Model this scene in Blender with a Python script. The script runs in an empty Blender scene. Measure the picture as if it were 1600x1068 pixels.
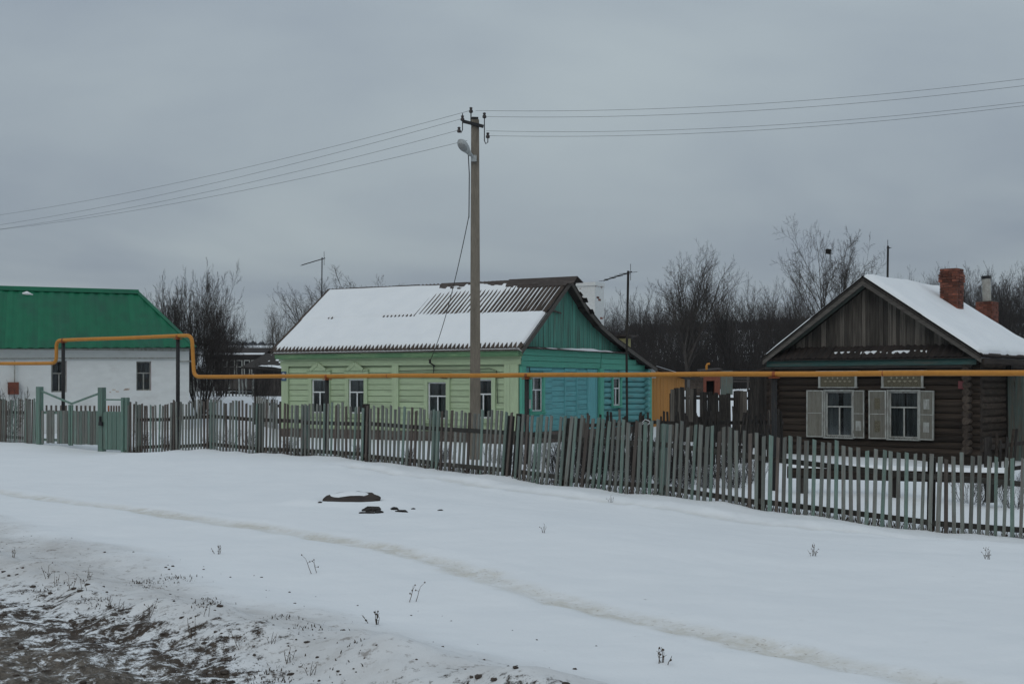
import bpy, math, random
import numpy as np
from mathutils import Vector, Matrix, Euler
R = math.radians
random.seed(7)
SC = bpy.context.scene
COL = SC.collection
# ------------------------------------------------------------------ camera, sky, sun, exposure
EYE = 1.7
cd = bpy.data.cameras.new('camera'); cam = bpy.data.objects.new('camera', cd); COL.objects.link(cam)
cam.location = (0, 0, EYE); cam.rotation_euler = (R(90), 0, 0)
cd.sensor_width = 36; cd.lens = 45; cd.shift_y = 69/1600; cd.clip_start = .1; cd.clip_end = 9000
SC.camera = cam
W = bpy.data.worlds.new('World'); SC.world = W; W.use_nodes = True
SUN_EL, SUN_AZ = R(38), R(200)
def build_world():
    nt = W.node_tree; nt.nodes.clear(); N = nt.nodes.new; L = nt.links.new
    out = N('ShaderNodeOutputWorld')
    sky = N('ShaderNodeTexSky'); sky.sky_type = 'NISHITA'; sky.sun_disc = False
    sky.sun_elevation = SUN_EL; sky.sun_rotation = SUN_AZ; sky.dust_density = 3; sky.air_density = 1.2
    b1 = N('ShaderNodeBackground'); b1.inputs[1].default_value = .06; L(sky.outputs[0], b1.inputs[0])
    tc = N('ShaderNodeTexCoord'); sep = N('ShaderNodeSeparateXYZ'); L(tc.outputs['Generated'], sep.inputs[0])
    def math_(op, a, b=None):
        m = N('ShaderNodeMath'); m.operation = op
        for i, v in enumerate((a, b)):
            if v is None: continue
            if isinstance(v, (int, float)): m.inputs[i].default_value = v
            else: L(v, m.inputs[i])
        return m.outputs[0]
    z = math_('MAXIMUM', sep.outputs[2], 0.0)
    zz = math_('ADD', z, .10)
    cx = math_('DIVIDE', sep.outputs[0], zz); cy = math_('DIVIDE', sep.outputs[1], zz)
    cmb = N('ShaderNodeCombineXYZ'); L(cx, cmb.inputs[0]); L(cy, cmb.inputs[1])
    n1 = N('ShaderNodeTexNoise'); n1.inputs['Scale'].default_value = .42; n1.inputs['Detail'].default_value = 6; n1.inputs['Roughness'].default_value = .5
    n1.inputs['Distortion'].default_value = .4
    L(cmb.outputs[0], n1.inputs['Vector'])
    rp = N('ShaderNodeValToRGB'); L(n1.outputs['Fac'], rp.inputs[0])
    rp.color_ramp.elements[0].position = .34; rp.color_ramp.elements[0].color = (.272, .322, .388, 1)
    rp.color_ramp.elements[1].position = .60; rp.color_ramp.elements[1].color = (.412, .476, .512, 1)
    # overcast dome: brighter towards the zenith
    g = math_('ADD', .88, math_('MULTIPLY', z, .62))
    b2 = N('ShaderNodeBackground'); L(rp.outputs[0], b2.inputs[0]); L(g, b2.inputs[1])
    mx = N('ShaderNodeMixShader'); mx.inputs[0].default_value = .94
    L(b1.outputs[0], mx.inputs[1]); L(b2.outputs[0], mx.inputs[2]); L(mx.outputs[0], out.inputs[0])
build_world()
sl = bpy.data.lights.new('sun', 'SUN'); sl.energy = .5; sl.angle = R(40); sl.color = (1, .96, .9)
sun = bpy.data.objects.new('sun', sl); COL.objects.link(sun)
sun.rotation_euler = (R(90)-SUN_EL, 0, R(180)-SUN_AZ+R(0))
SC.view_settings.view_transform = 'Standard'; SC.view_settings.look = 'None'
SC.view_settings.exposure = 0; SC.view_settings.gamma = 1
SC.render.engine = 'CYCLES'
SC.cycles.use_denoising = True
SC.cycles.max_bounces = 6; SC.cycles.transparent_max_bounces = 8; SC.cycles.volume_bounces = 0

# ------------------------------------------------------------------ numpy noise
def _hash(ix, iy, s):
    n = (ix.astype(np.int64)*374761393 + iy.astype(np.int64)*668265263 + s*144269504) & 0x7fffffff
    n = ((n ^ (n >> 13))*1274126177) & 0x7fffffff
    n = n ^ (n >> 16)
    return (n & 0xffff)/65535.0
def vnoise(x, y, s=0):
    x = np.asarray(x, float); y = np.asarray(y, float)
    ix = np.floor(x); iy = np.floor(y); fx = x-ix; fy = y-iy
    fx = fx*fx*(3-2*fx); fy = fy*fy*(3-2*fy)
    a = _hash(ix, iy, s); b = _hash(ix+1, iy, s); c = _hash(ix, iy+1, s); d = _hash(ix+1, iy+1, s)
    return (a*(1-fx)+b*fx)*(1-fy)+(c*(1-fx)+d*fx)*fy
def fbm(x, y, s=0, o=4):
    t = 0; a = .5
    for i in range(o):
        t = t + a*vnoise(x*2**i, y*2**i, s+i*17); a *= .5
    return t
def sstep(a, b, x):
    t = np.clip((x-a)/(b-a), 0, 1); return t*t*(3-2*t)

# ------------------------------------------------------------------ materials
MATS = {}
def nodes(name):
    m = bpy.data.materials.new(name); m.use_nodes = True; nt = m.node_tree
    b = nt.nodes['Principled BSDF']
    return m, nt, b, nt.nodes.new, nt.links.new
def mk(name, c1, c2=None, scale=(8, 8, 8), thr=(.45, .65), rough=.8, bump=.25, var=.25, fine=40, metal=0, dist=.01, spec=.3, detail=5, fv=.2):
    """c1 with patches of c2 (wear, stain); object-to-object variation of brightness"""
    m, nt, b, N, L = nodes(name)
    tc = N('ShaderNodeTexCoord'); oi = N('ShaderNodeObjectInfo')
    off = N('ShaderNodeVectorMath'); off.operation = 'MULTIPLY_ADD'
    cb = N('ShaderNodeCombineXYZ')
    for i in range(3): L(oi.outputs['Random'], cb.inputs[i])
    L(cb.outputs[0], off.inputs[0]); off.inputs[1].default_value = (37, 53, 71); L(tc.outputs['Object'], off.inputs[2])
    mp = N('ShaderNodeMapping'); mp.inputs['Scale'].default_value = scale; L(off.outputs[0], mp.inputs[0])
    n = N('ShaderNodeTexNoise'); n.inputs['Scale'].default_value = 1; n.inputs['Detail'].default_value = detail; n.inputs['Roughness'].default_value = .62
    L(mp.outputs[0], n.inputs['Vector'])
    r = N('ShaderNodeValToRGB'); L(n.outputs['Fac'], r.inputs[0])
    c2 = c2 or tuple(v*.7 for v in c1)
    r.color_ramp.elements[0].position = thr[0]; r.color_ramp.elements[0].color = (*c1, 1)
    r.color_ramp.elements[1].position = thr[1]; r.color_ramp.elements[1].color = (*c2, 1)
    n2 = N('ShaderNodeTexNoise'); n2.inputs['Scale'].default_value = fine/10; n2.inputs['Detail'].default_value = 4
    L(mp.outputs[0], n2.inputs['Vector'])
    hs = N('ShaderNodeHueSaturation')
    mr = N('ShaderNodeMapRange'); L(oi.outputs['Random'], mr.inputs[0]); mr.inputs[3].default_value = 1-var; mr.inputs[4].default_value = 1+var
    m2 = N('ShaderNodeMapRange'); L(n2.outputs['Fac'], m2.inputs[0]); m2.inputs[1].default_value = .3; m2.inputs[2].default_value = .7; m2.inputs[3].default_value = 1-fv; m2.inputs[4].default_value = 1+fv
    mu = N('ShaderNodeMath'); mu.operation = 'MULTIPLY'; L(mr.outputs[0], mu.inputs[0]); L(m2.outputs[0], mu.inputs[1])
    L(r.outputs[0], hs.inputs['Color']); L(mu.outputs[0], hs.inputs['Value'])
    L(hs.outputs[0], b.inputs['Base Color'])
    b.inputs['Roughness'].default_value = rough; b.inputs['Metallic'].default_value = metal
    b.inputs['Specular IOR Level'].default_value = spec
    if bump:
        bp = N('ShaderNodeBump'); bp.inputs['Strength'].default_value = bump; bp.inputs['Distance'].default_value = dist
        L(n2.outputs['Fac'], bp.inputs['Height']); L(bp.outputs[0], b.inputs['Normal'])
    MATS[name] = m; return m
VZ = (26, 26, 2.2); VX = (2.2, 26, 26); VY = (26, 2.2, 26)
mk('snow', (.81, .825, .84), (.77, .79, .81), (1.5,)*3, (.4, .7), .7, .12, 0, 40, dist=.02, spec=.2, fv=.02)
mk('green_siding', (.375, .46, .30), (.27, .315, .22), (1.0, 7, 9), (.54, .74), .75, .2, .06, fv=.09)
mk('green_trim', (.385, .47, .305), (.31, .37, .25), (9, 9, 1.5), (.5, .78), .75, .15, .04, fv=.07)
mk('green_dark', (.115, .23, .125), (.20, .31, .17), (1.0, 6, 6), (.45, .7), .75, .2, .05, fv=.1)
mk('teal_trim', (.095, .37, .275), (.10, .28, .22), VY, (.5, .75), .7, .15, .06, fv=.1)
mk('teal_trim_v', (.095, .37, .275), (.10, .28, .22), VZ, (.5, .75), .7, .15, .06, fv=.1)
mk('teal_board', (.085, .27, .215), (.075, .085, .07), (18, 18, .8), (.46, .70), .8, .2, .15, fv=.15)
mk('blue_siding', (.125, .365, .385), (.10, .22, .23), (9, 1.2, 9), (.52, .74), .75, .2, .09, fv=.1)
mk('blue_board', (.125, .365, .385), (.11, .26, .275), VZ, (.5, .75), .75, .15, .08, fv=.08)
mk('blue_log', (.125, .35, .36), (.11, .19, .18), (5, 1.2, 14), (.48, .70), .8, .3, .1, fv=.12)
mk('orange_board', (.44, .20, .045), (.33, .14, .032), VZ, (.5, .75), .7, .2, .08, fv=.1)
mk('plaster', (.66, .68, .68), (.50, .50, .49), (.8, .8, 1.5), (.54, .80), .9, .15, 0, 30, fv=.05)
mk('plaster_pink', (.55, .44, .47), (.45, .36, .38), (3,)*3, (.5, .7), .9, .2, 0)  # dull pink plaster for the window reveals
mk('green_metal', (.008, .125, .062), (.014, .100, .058), (.9, .5, .9), (.45, .65), .5, .04, .07, 30, spec=.15, fv=.08)
mk('slate', (.105, .082, .068), (.052, .042, .036), (5, 2, 5), (.4, .65), .9, .5, .15)
mk('slate_dark', (.040, .031, .027), (.024, .020, .019), (5, 2, 5), (.4, .65), .9, .5, .15)
mk('ridge_metal', (.055, .042, .036), (.09, .075, .065), (2, 6, 6), (.5, .7), .7, .3, .1)
mk('wood_grey', (.105, .093, .080), (.045, .039, .034), (26, 26, 1.6), (.42, .68), .9, .5, .5)
mk('wood_greenish', (.085, .115, .105), (.10, .085, .07), (20, 20, 1.2), (.42, .65), .85, .4, .25)
mk('wood_brown', (.044, .032, .024), (.020, .015, .012), (1.4, 20, 20), (.4, .66), .9, .6, .3)
mk('wood_brown_y', (.040, .030, .024), (.020, .015, .013), (20, 1.4, 20), (.4, .66), .9, .6, .25)
mk('log_end', (.070, .054, .043), (.032, .024, .020), (14, 5, 14), (.4, .66), .9, .5, .3)
mk('wood_black', (.022, .019, .017), (.045, .039, .034), (20, 20, 2), (.45, .7), .9, .5, .4)
mk('board_edge', (.105, .095, .085), (.06, .052, .046), VX, (.45, .7), .9, .4, .15)
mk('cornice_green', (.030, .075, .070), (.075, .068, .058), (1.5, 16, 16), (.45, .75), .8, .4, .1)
mk('picket', (.152, .172, .156), (.128, .115, .104), (30, 30, 2.0), (.40, .66), .85, .4, .25)
mk('picket_teal', (.135, .200, .172), (.145, .150, .136), (30, 30, 2.0), (.40, .68), .8, .4, .18)
mk('picket_brown', (.105, .088, .076), (.072, .060, .053), (30, 30, 2.0), (.42, .68), .85, .4, .25)
mk('rail', (.046, .045, .040), (.035, .028, .024), (2, 20, 20), (.45, .7), .9, .4, .2)
mk('gate_green', (.125, .205, .170), (.12, .145, .125), (20, 20, 1.5), (.45, .72), .75, .3, .1)
mk('concrete', (.195, .170, .138), (.15, .130, .106), (5, 5, .8), (.45, .7), .9, .4, 0, 80)
mk('pipe_yellow', (.50, .22, .042), (.42, .175, .034), (3, 3, 3), (.5, .8), .6, .04, 0, 60, spec=.25, fv=.06)
mk('black_metal', (.018, .018, .019), (.035, .028, .024), (8, 8, 3), (.5, .75), .6, .2, .1)
mk('rust_red', (.30, .085, .03), (.16, .05, .025), (14,)*3, (.45, .7), .8, .3, .1)
mk('brick', (.185, .062, .040), (.085, .040, .030), (7,)*3, (.40, .66), .9, .5, .5)
mk('mortar', (.12, .098, .085), (.06, .048, .042), (9,)*3, (.42, .7), .95, .5, 0)
mk('whitewash', (.74, .75, .74), (.28, .17, .13), (2.6, 2.6, 4), (.63, .68), .9, .4, 0, 50, fv=.06)
mk('white_paint', (.66, .68, .69), (.45, .45, .44), (12,)*3, (.5, .75), .6, .2, .08)
mk('white_worn', (.34, .35, .33), (.20, .19, .17), (12, 12, 5), (.45, .7), .8, .3, .12)
mk('shutter_grey', (.155, .150, .128), (.115, .105, .088), (16, 16, 2), (.42, .7), .85, .4, .15)
mk('ornament', (.30, .28, .21), (.22, .20, .15), (30, 30, 30), (.45, .6), .85, .3, .1)
mk('peeling', (.40, .30, .24), (.50, .45, .40), (30,)*3, (.4, .6), .9, .3, .2)
mk('lid_rust_shade', (.050, .036, .028), (.028, .021, .018), (7,)*3, (.4, .65), .9, .5, 0)  # rusty brown, darkened so the lid reads as a sunken, shaded hole
mk('carved_ground', (.085, .074, .050), (.13, .12, .085), (40, 40, 40), (.45, .6), .85, .4, .1)
mk('shed_red', (.17, .055, .035), (.11, .04, .03), (9,)*3, (.45, .7), .8, .3, .05)
mk('curtain', (.30, .31, .32), (.17, .18, .19), (14, 2, 1), (.4, .7), .95, 0, .3)
mk('dark_room', (.02, .02, .021), None, (2,)*3, rough=1, bump=0, var=0)
mk('bark', (.045, .038, .033), (.03, .025, .022), (8, 8, 2), (.4, .7), .95, .4, .15)
mk('twig', (.048, .041, .038), (.034, .029, .027), (3,)*3, (.4, .7), .95, 0, .25)
mk('twig_mid', (.066, .057, .051), (.046, .040, .036), (3,)*3, (.4, .7), .95, 0, .15)
mk('twig_pale', (.105, .093, .083), (.075, .066, .059), (3,)*3, (.4, .7), .95, 0, .15)
mk('twig_far', (.028, .024, .022), (.022, .019, .018), (3,)*3, (.4, .7), .95, 0, .25)
mk('weed', (.075, .055, .042), (.13, .10, .07), (20,)*3, (.45, .7), .95, 0, .35)
mk('straw', (.075, .055, .038), (.034, .026, .021), (9,)*3, (.4, .65), .95, 0, .3)
mk('clod', (.055, .043, .036), (.09, .073, .062), (10,)*3, (.45, .65), .95, .6, .3)
mk('ice_lump', (.44, .44, .43), (.22, .20, .18), (9,)*3, (.45, .72), .8, .4, .15)
mk('lamp_shell', (.36, .38, .38), (.28, .29, .29), (8,)*3, (.5, .7), .5, .1, 0)
mk('lamp_lens', (.22, .23, .23), (.15, .15, .15), (8,)*3, (.5, .7), .25, 0, 0, spec=.6)
mk('wire', (.11, .115, .12), None, (8,)*3, rough=.6, bump=0, var=.1)
mk('porcelain', (.04, .03, .028), None, (8,)*3, rough=.3, bump=0, var=.1, spec=.5)
mk('plate_blue', (.055, .10, .16), (.08, .12, .17), (20,)*3, (.5, .7), .5, .1, 0)
mk('plate_red', (.16, .045, .05), (.12, .05, .05), (20,)*3, (.5, .7), .5, .1, 0)
mk('yellow_plaster', (.36, .33, .16), (.26, .23, .13), (6,)*3, (.5, .7), .9, .3, 0)
mk('far_wood', (.075, .066, .062), (.05, .044, .042), (3, 3, 1), (.45, .7), .95, .2, .2)
mk('far_forest', (.022, .022, .025), (.03, .03, .032), (.02,)*3, (.45, .65), 1, 0, .1)
mk('asbestos', (.36, .35, .32), (.26, .24, .21), (9,)*3, (.45, .7), .9, .3, 0)
def glass():
    m, nt, b, N, L = nodes('glass')
    nt.nodes.remove(b); out = [n for n in nt.nodes if n.type == 'OUTPUT_MATERIAL'][0]
    tr = N('ShaderNodeBsdfTransparent'); tr.inputs[0].default_value = (.75, .78, .78, 1)
    gl = N('ShaderNodeBsdfGlossy'); gl.inputs[1].default_value = .06; gl.inputs[0].default_value = (.9, .9, .9, 1)
    fr = N('ShaderNodeFresnel'); fr.inputs[0].default_value = 1.5
    nz = N('ShaderNodeTexNoise'); nz.inputs['Scale'].default_value = 6
    bp = N('ShaderNodeBump'); bp.inputs['Strength'].default_value = .08; L(nz.outputs[0], bp.inputs['Height']); L(bp.outputs[0], gl.inputs['Normal'])
    mx = N('ShaderNodeMixShader'); L(fr.outputs[0], mx.inputs[0]); L(tr.outputs[0], mx.inputs[1]); L(gl.outputs[0], mx.inputs[2]); L(mx.outputs[0], out.inputs[0])
    MATS['glass'] = m
glass()
def ground_mat():
    m, nt, b, N, L = nodes('snow_ground')
    tc = N('ShaderNodeTexCoord')
    def at(n):
        a = N('ShaderNodeAttribute'); a.attribute_name = n; return a.outputs['Fac']
    def noise(s, d=6, r=.6, vec=None):
        n = N('ShaderNodeTexNoise'); n.inputs['Scale'].default_value = s; n.inputs['Detail'].default_value = d; n.inputs['Roughness'].default_value = r
        L(vec if vec else tc.outputs['Object'], n.inputs['Vector']); return n.outputs['Fac']
    def ma(op, a, c, clamp=False):
        n = N('ShaderNodeMath'); n.operation = op; n.use_clamp = clamp
        for i, v in enumerate((a, c)):
            if isinstance(v, (int, float)): n.inputs[i].default_value = v
            else: L(v, n.inputs[i])
        return n.outputs[0]
    def mix(f, a, c):
        n = N('ShaderNodeMix'); n.data_type = 'RGBA'
        L(f, n.inputs['Factor'])
        for i, v in ((6, a), (7, c)):
            if isinstance(v, tuple): n.inputs[i].default_value = (*v, 1)
            else: L(v, n.inputs[i])
        return n.outputs[2]
    def ramp(f, a, c):
        n = N('ShaderNodeMapRange'); L(f, n.inputs[0]); n.inputs[1].default_value = a; n.inputs[2].default_value = c; n.inputs[3].default_value = 0; n.inputs[4].default_value = 1
        return n.outputs[0]
    snow = mix(ramp(noise(.8, 4), .35, .7), (.81, .825, .84), (.77, .79, .81))
    trk = ma('MULTIPLY', at('track'), ramp(noise(5.5, 6, .7), .25, .6), True)
    col = mix(trk, snow, (.62, .60, .55))
    sp = ma('MULTIPLY', at('track'), ramp(noise(26, 3, .6), .60, .68), True)
    col = mix(ma('MULTIPLY', sp, .55), col, (.27, .22, .17))
    # grimy snow by the road
    dn = ramp(noise(2.2, 7, .7), .42, .72)
    col = mix(ma('MULTIPLY', at('dirt'), ma('ADD', .55, ma('MULTIPLY', dn, .45)), True), col, (.46, .445, .43))
    sp2 = ma('MULTIPLY', at('dirt'), ramp(noise(11, 6, .7), .56, .66), True)
    col = mix(ma('MULTIPLY', sp2, .8), col, (.15, .115, .09))
    # bare earth and packed road
    e = ma('ADD', at('earth'), ma('MULTIPLY', ma('SUBTRACT', noise(7.5, 10, .82), .5), 3.0))
    em = ramp(e, .43, .63)
    earth = mix(ramp(noise(20, 7, .75), .38, .62), (.028, .020, .015), (.075, .055, .040))
    road = mix(ramp(noise(17, 8, .78), .40, .60), (.045, .036, .028), (.155, .130, .105))
    road = mix(ramp(noise(10, 8, .8), .54, .64), road, (.31, .30, .285))
    earth = mix(at('road'), earth, road)
    col = mix(em, col, earth)
    L(col, b.inputs['Base Color']); b.inputs['Roughness'].default_value = .75; b.inputs['Specular IOR Level'].default_value = .2
    n = noise(22, 6, .65); n2 = noise(3, 5, .6)
    bp = N('ShaderNodeBump'); bp.inputs['Strength'].default_value = .28; bp.inputs['Distance'].default_value = .03
    L(ma('ADD', ma('MULTIPLY', n, ma('ADD', ma('MULTIPLY', at('dirt'), .9), ma('ADD', .35, ma('MULTIPLY', em, 3.0)))), n2), bp.inputs['Height']); L(bp.outputs[0], b.inputs['Normal'])
    MATS['snow_ground'] = m
ground_mat()

# ------------------------------------------------------------------ mesh helpers
class MB:
    def __init__(s): s.v = []; s.f = []
    def poly(s, pts, faces):
        o = len(s.v); s.v += [tuple(p) for p in pts]; s.f += [tuple(i+o for i in f) for f in faces]; return s
    def box(s, x0, x1, y0, y1, z0, z1):
        return s.poly([(x0,y0,z0),(x1,y0,z0),(x1,y1,z0),(x0,y1,z0),(x0,y0,z1),(x1,y0,z1),(x1,y1,z1),(x0,y1,z1)],
                      [(0,3,2,1),(4,5,6,7),(0,1,5,4),(1,2,6,5),(2,3,7,6),(3,0,4,7)])
    def slab(s, a, b, c, d, t):
        a, b, c, d = map(Vector, (a, b, c, d)); n = (b-a).cross(d-a).normalized()*t
        return s.poly([a, b, c, d, a-n, b-n, c-n, d-n], [(0,1,2,3),(7,6,5,4),(0,4,5,1),(1,5,6,2),(2,6,7,3),(3,7,4,0)])
    def bar(s, a, b, w, h=None):
        """square bar from a to b"""
        h = h or w; a = Vector(a); b = Vector(b); d = (b-a).normalized()
        u = d.cross(Vector((0,0,1)));  u = u.normalized() if u.length > 1e-4 else Vector((1,0,0)); v = u.cross(d)
        P = [p+u*sx*w/2+v*sz*h/2 for p in (a, b) for sx, sz in ((-1,-1),(1,-1),(1,1),(-1,1))]
        return s.poly(P, [(0,1,2,3),(7,6,5,4),(0,4,5,1),(1,5,6,2),(2,6,7,3),(3,7,4,0)])
    def tube(s, pts, rad, k=6, cap=True):
        pts = [Vector(p) for p in pts]; n = len(pts)
        if not isinstance(rad, (list, tuple)): rad = [rad]*n
        o = len(s.v); u = None
        for i, p in enumerate(pts):
            d = (pts[min(i+1, n-1)]-pts[max(i-1, 0)]).normalized()
            if u is None:
                u = d.orthogonal().normalized()
            else:
                u = u-d*u.dot(d); u = u.normalized() if u.length > 1e-6 else d.orthogonal().normalized()
            v = d.cross(u)
            for j in range(k):
                a = 2*math.pi*j/k; q = p+(u*math.cos(a)+v*math.sin(a))*rad[i]; s.v.append((q.x, q.y, q.z))
        for i in range(n-1):
            for j in range(k):
                j2 = (j+1) % k
                s.f.append((o+i*k+j, o+i*k+j2, o+(i+1)*k+j2, o+(i+1)*k+j))
        if cap:
            s.f.append(tuple(o+j for j in range(k-1, -1, -1))); s.f.append(tuple(o+(n-1)*k+j for j in range(k)))
        return s
    def prism_yz(s, poly, x0, x1):
        n = len(poly); P = [(x0, a, b) for a, b in poly]+[(x1, a, b) for a, b in poly]
        F = [tuple(range(n-1, -1, -1)), tuple(range(n, 2*n))]+[(i, (i+1) % n, n+(i+1) % n, n+i) for i in range(n)]
        return s.poly(P, F)
    def prism_xz(s, poly, y0, y1):
        n = len(poly); P = [(a, y0, b) for a, b in poly]+[(a, y1, b) for a, b in poly]
        F = [tuple(range(n)), tuple(range(2*n-1, n-1, -1))]+[(n+i, n+(i+1) % n, (i+1) % n, i) for i in range(n)]
        return s.poly(P, F)
    def mesh(s, name, smooth=False):
        me = bpy.data.meshes.new(name); me.from_pydata(s.v, [], s.f)
        if smooth: me.polygons.foreach_set('use_smooth', [True]*len(me.polygons))
        me.update(); return me
def put(name, me, mat, parent=None, loc=(0,0,0), rot=(0,0,0), scale=None):
    o = bpy.data.objects.new(name, me); COL.objects.link(o)
    if mat and not me.materials: me.materials.append(MATS[mat])
    o.location = loc; o.rotation_euler = rot
    if scale: o.scale = scale
    if parent: o.parent = parent
    return o
def obj(name, mb, mat, parent=None, loc=(0,0,0), rot=(0,0,0), smooth=False):
    return put(name, mb.mesh(name, smooth), mat, parent, loc, rot)
_pc = {}
def piece(name, mat, parent, c, size, rot=(0,0,0)):
    """a board or block, centred at c; alike ones share a mesh"""
    k = (name, mat, round(size[0], 2), round(size[1], 3), round(size[2], 2))
    if k not in _pc:
        x, y, z = (v/2 for v in size); _pc[k] = MB().box(-x, x, -y, y, -z, z).mesh(name)
    return put(name, _pc[k], mat, parent, c, rot)
def thing(name, label, cat, loc=(0,0,0), rz=0, group=None):
    o = bpy.data.objects.new(name, None); COL.objects.link(o); o.location = loc; o.rotation_euler = (0, 0, rz)
    o.empty_display_size = .2
    return tag(o, label, cat, group)
def tag(o, label, cat, group=None, kind=None):
    o['label'] = label
    if cat: o['category'] = cat
    if group: o['group'] = group
    if kind: o['kind'] = kind
    return o
def U(a, b): return random.uniform(a, b)
def at(px, Y): return (px-800)/2000*Y            # world x of something seen at that column, Y metres off
def zt(py, Y): return EYE+(603-py)/2000*Y

# ------------------------------------------------------------------ ground
FENCE = [(-13.95,36.7,.07),(-13.32,36.0,.06),(-11.07,34.6,-.06),(-10.2,34.0,-.05),(-7.25,31.5,.11),(-4.35,29.0,.11),(-2.76,27.6,.05),(-.75,25.8,-.04),
         (.96,24.0,-.16),(3.02,22.4,-.27),(4.66,21.2,-.44),(7.07,20.2,-.66),(8.1,19.8,-.71),(9.6,19.2,-.78),(12.6,18.0,-.84),(15.6,16.8,-.88)]
CTRL = FENCE+[(-30,34,.1),(-20,38,.1),(0,0,0),(-5,5,0),(5,5,-.05),(-8,20,0),(-16,22,0),(-2,17,0),(0,14,0),(-3,12,0),(4,13,-.14),(6,16,-.36),(9,13,-.4),(13,17,-.8),(12,8,-.4),(0,8,-.02),(3,8,-.05),
        (-16,44,.12),(-10,42,.1),(-5,40,.06),(0,34,.02),(3,36,0),(1,30,0),(-4,34,.08),(6,30,-.2),(7,26,-.35),(10,25,-.6),(9,34,-.2),(12,31,-.3),(14,35,-.3),(6,40,0),(5,48,.3),
        (-12,48,.5),(-11,56,1.25),(-18,60,1.4),(-4,55,.9),(6,58,1.2),(12,62,1.35),(20,60,1.2),(30,50,.8),(-30,60,1.2),(0,75,1.6),(-20,85,1.7),(25,85,1.6),(-60,80,1.5),(70,80,1.5),(0,130,1.5),(-60,140,1.5),(60,140,1.5),
        (-40,0,0),(40,10,-.8),(0,-30,0),(-60,-60,0),(60,-60,-.3),(0,-120,0)]
_C = np.array(CTRL)
RUT = [(-14,27),(-8.2,20.6),(-4.1,16.6),(-1.35,13.5),(.51,10.3),(1.7,8.6),(2.7,7.4),(4.2,5.6),(6,3)]
RUT2 = [(x+.15, y+.75) for x, y in RUT]
def pdist(x, y, pts):
    d = np.full(np.shape(x), 1e9)
    for (ax, ay), (bx, by) in zip(pts[:-1], pts[1:]):
        ex, ey = bx-ax, by-ay; t = np.clip(((x-ax)*ex+(y-ay)*ey)/(ex*ex+ey*ey), 0, 1)
        d = np.minimum(d, np.hypot(x-ax-t*ex, y-ay-t*ey))
    return d
def smooth_path(pts, n=8):
    out = []
    for i in range(len(pts)-1):
        p0, p1, p2, p3 = (np.array(pts[max(0, min(len(pts)-1, i+k))], float) for k in (-1, 0, 1, 2))
        for t in np.linspace(0, 1, n, endpoint=False):
            out.append(tuple(.5*((2*p1)+(-p0+p2)*t+(2*p0-5*p1+4*p2-p3)*t*t+(-p0+3*p1-3*p2+p3)*t**3)))
    out.append(tuple(pts[-1])); return out
RUT_S = smooth_path(RUT, 4)
FPATH = [(x-.55, y-1.15) for x, y, z in FENCE[6:]]
FLINE = [(x, y) for x, y, z in FENCE]
def base_z(x, y):
    x = np.asarray(x, float); y = np.asarray(y, float)
    num = 0; den = 0
    for cx, cy, cz in _C:
        w = 1/((x-cx)**2+(y-cy)**2+1.2)**2; num = num+w*cz; den = den+w
    z = num/den
    h = 30+20*sstep(-60, 260, x*600/np.maximum(y, 1))+12*(fbm(x/420, y/900, 5, 3)-.45)
    z = z+h*sstep(230, 980, y)*(1-.12*sstep(1200, 2400, y))
    z = z+h*.8*sstep(700, 1700, np.abs(x))*sstep(-200, 230, y)*(1-sstep(230, 980, y))
    return z
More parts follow.
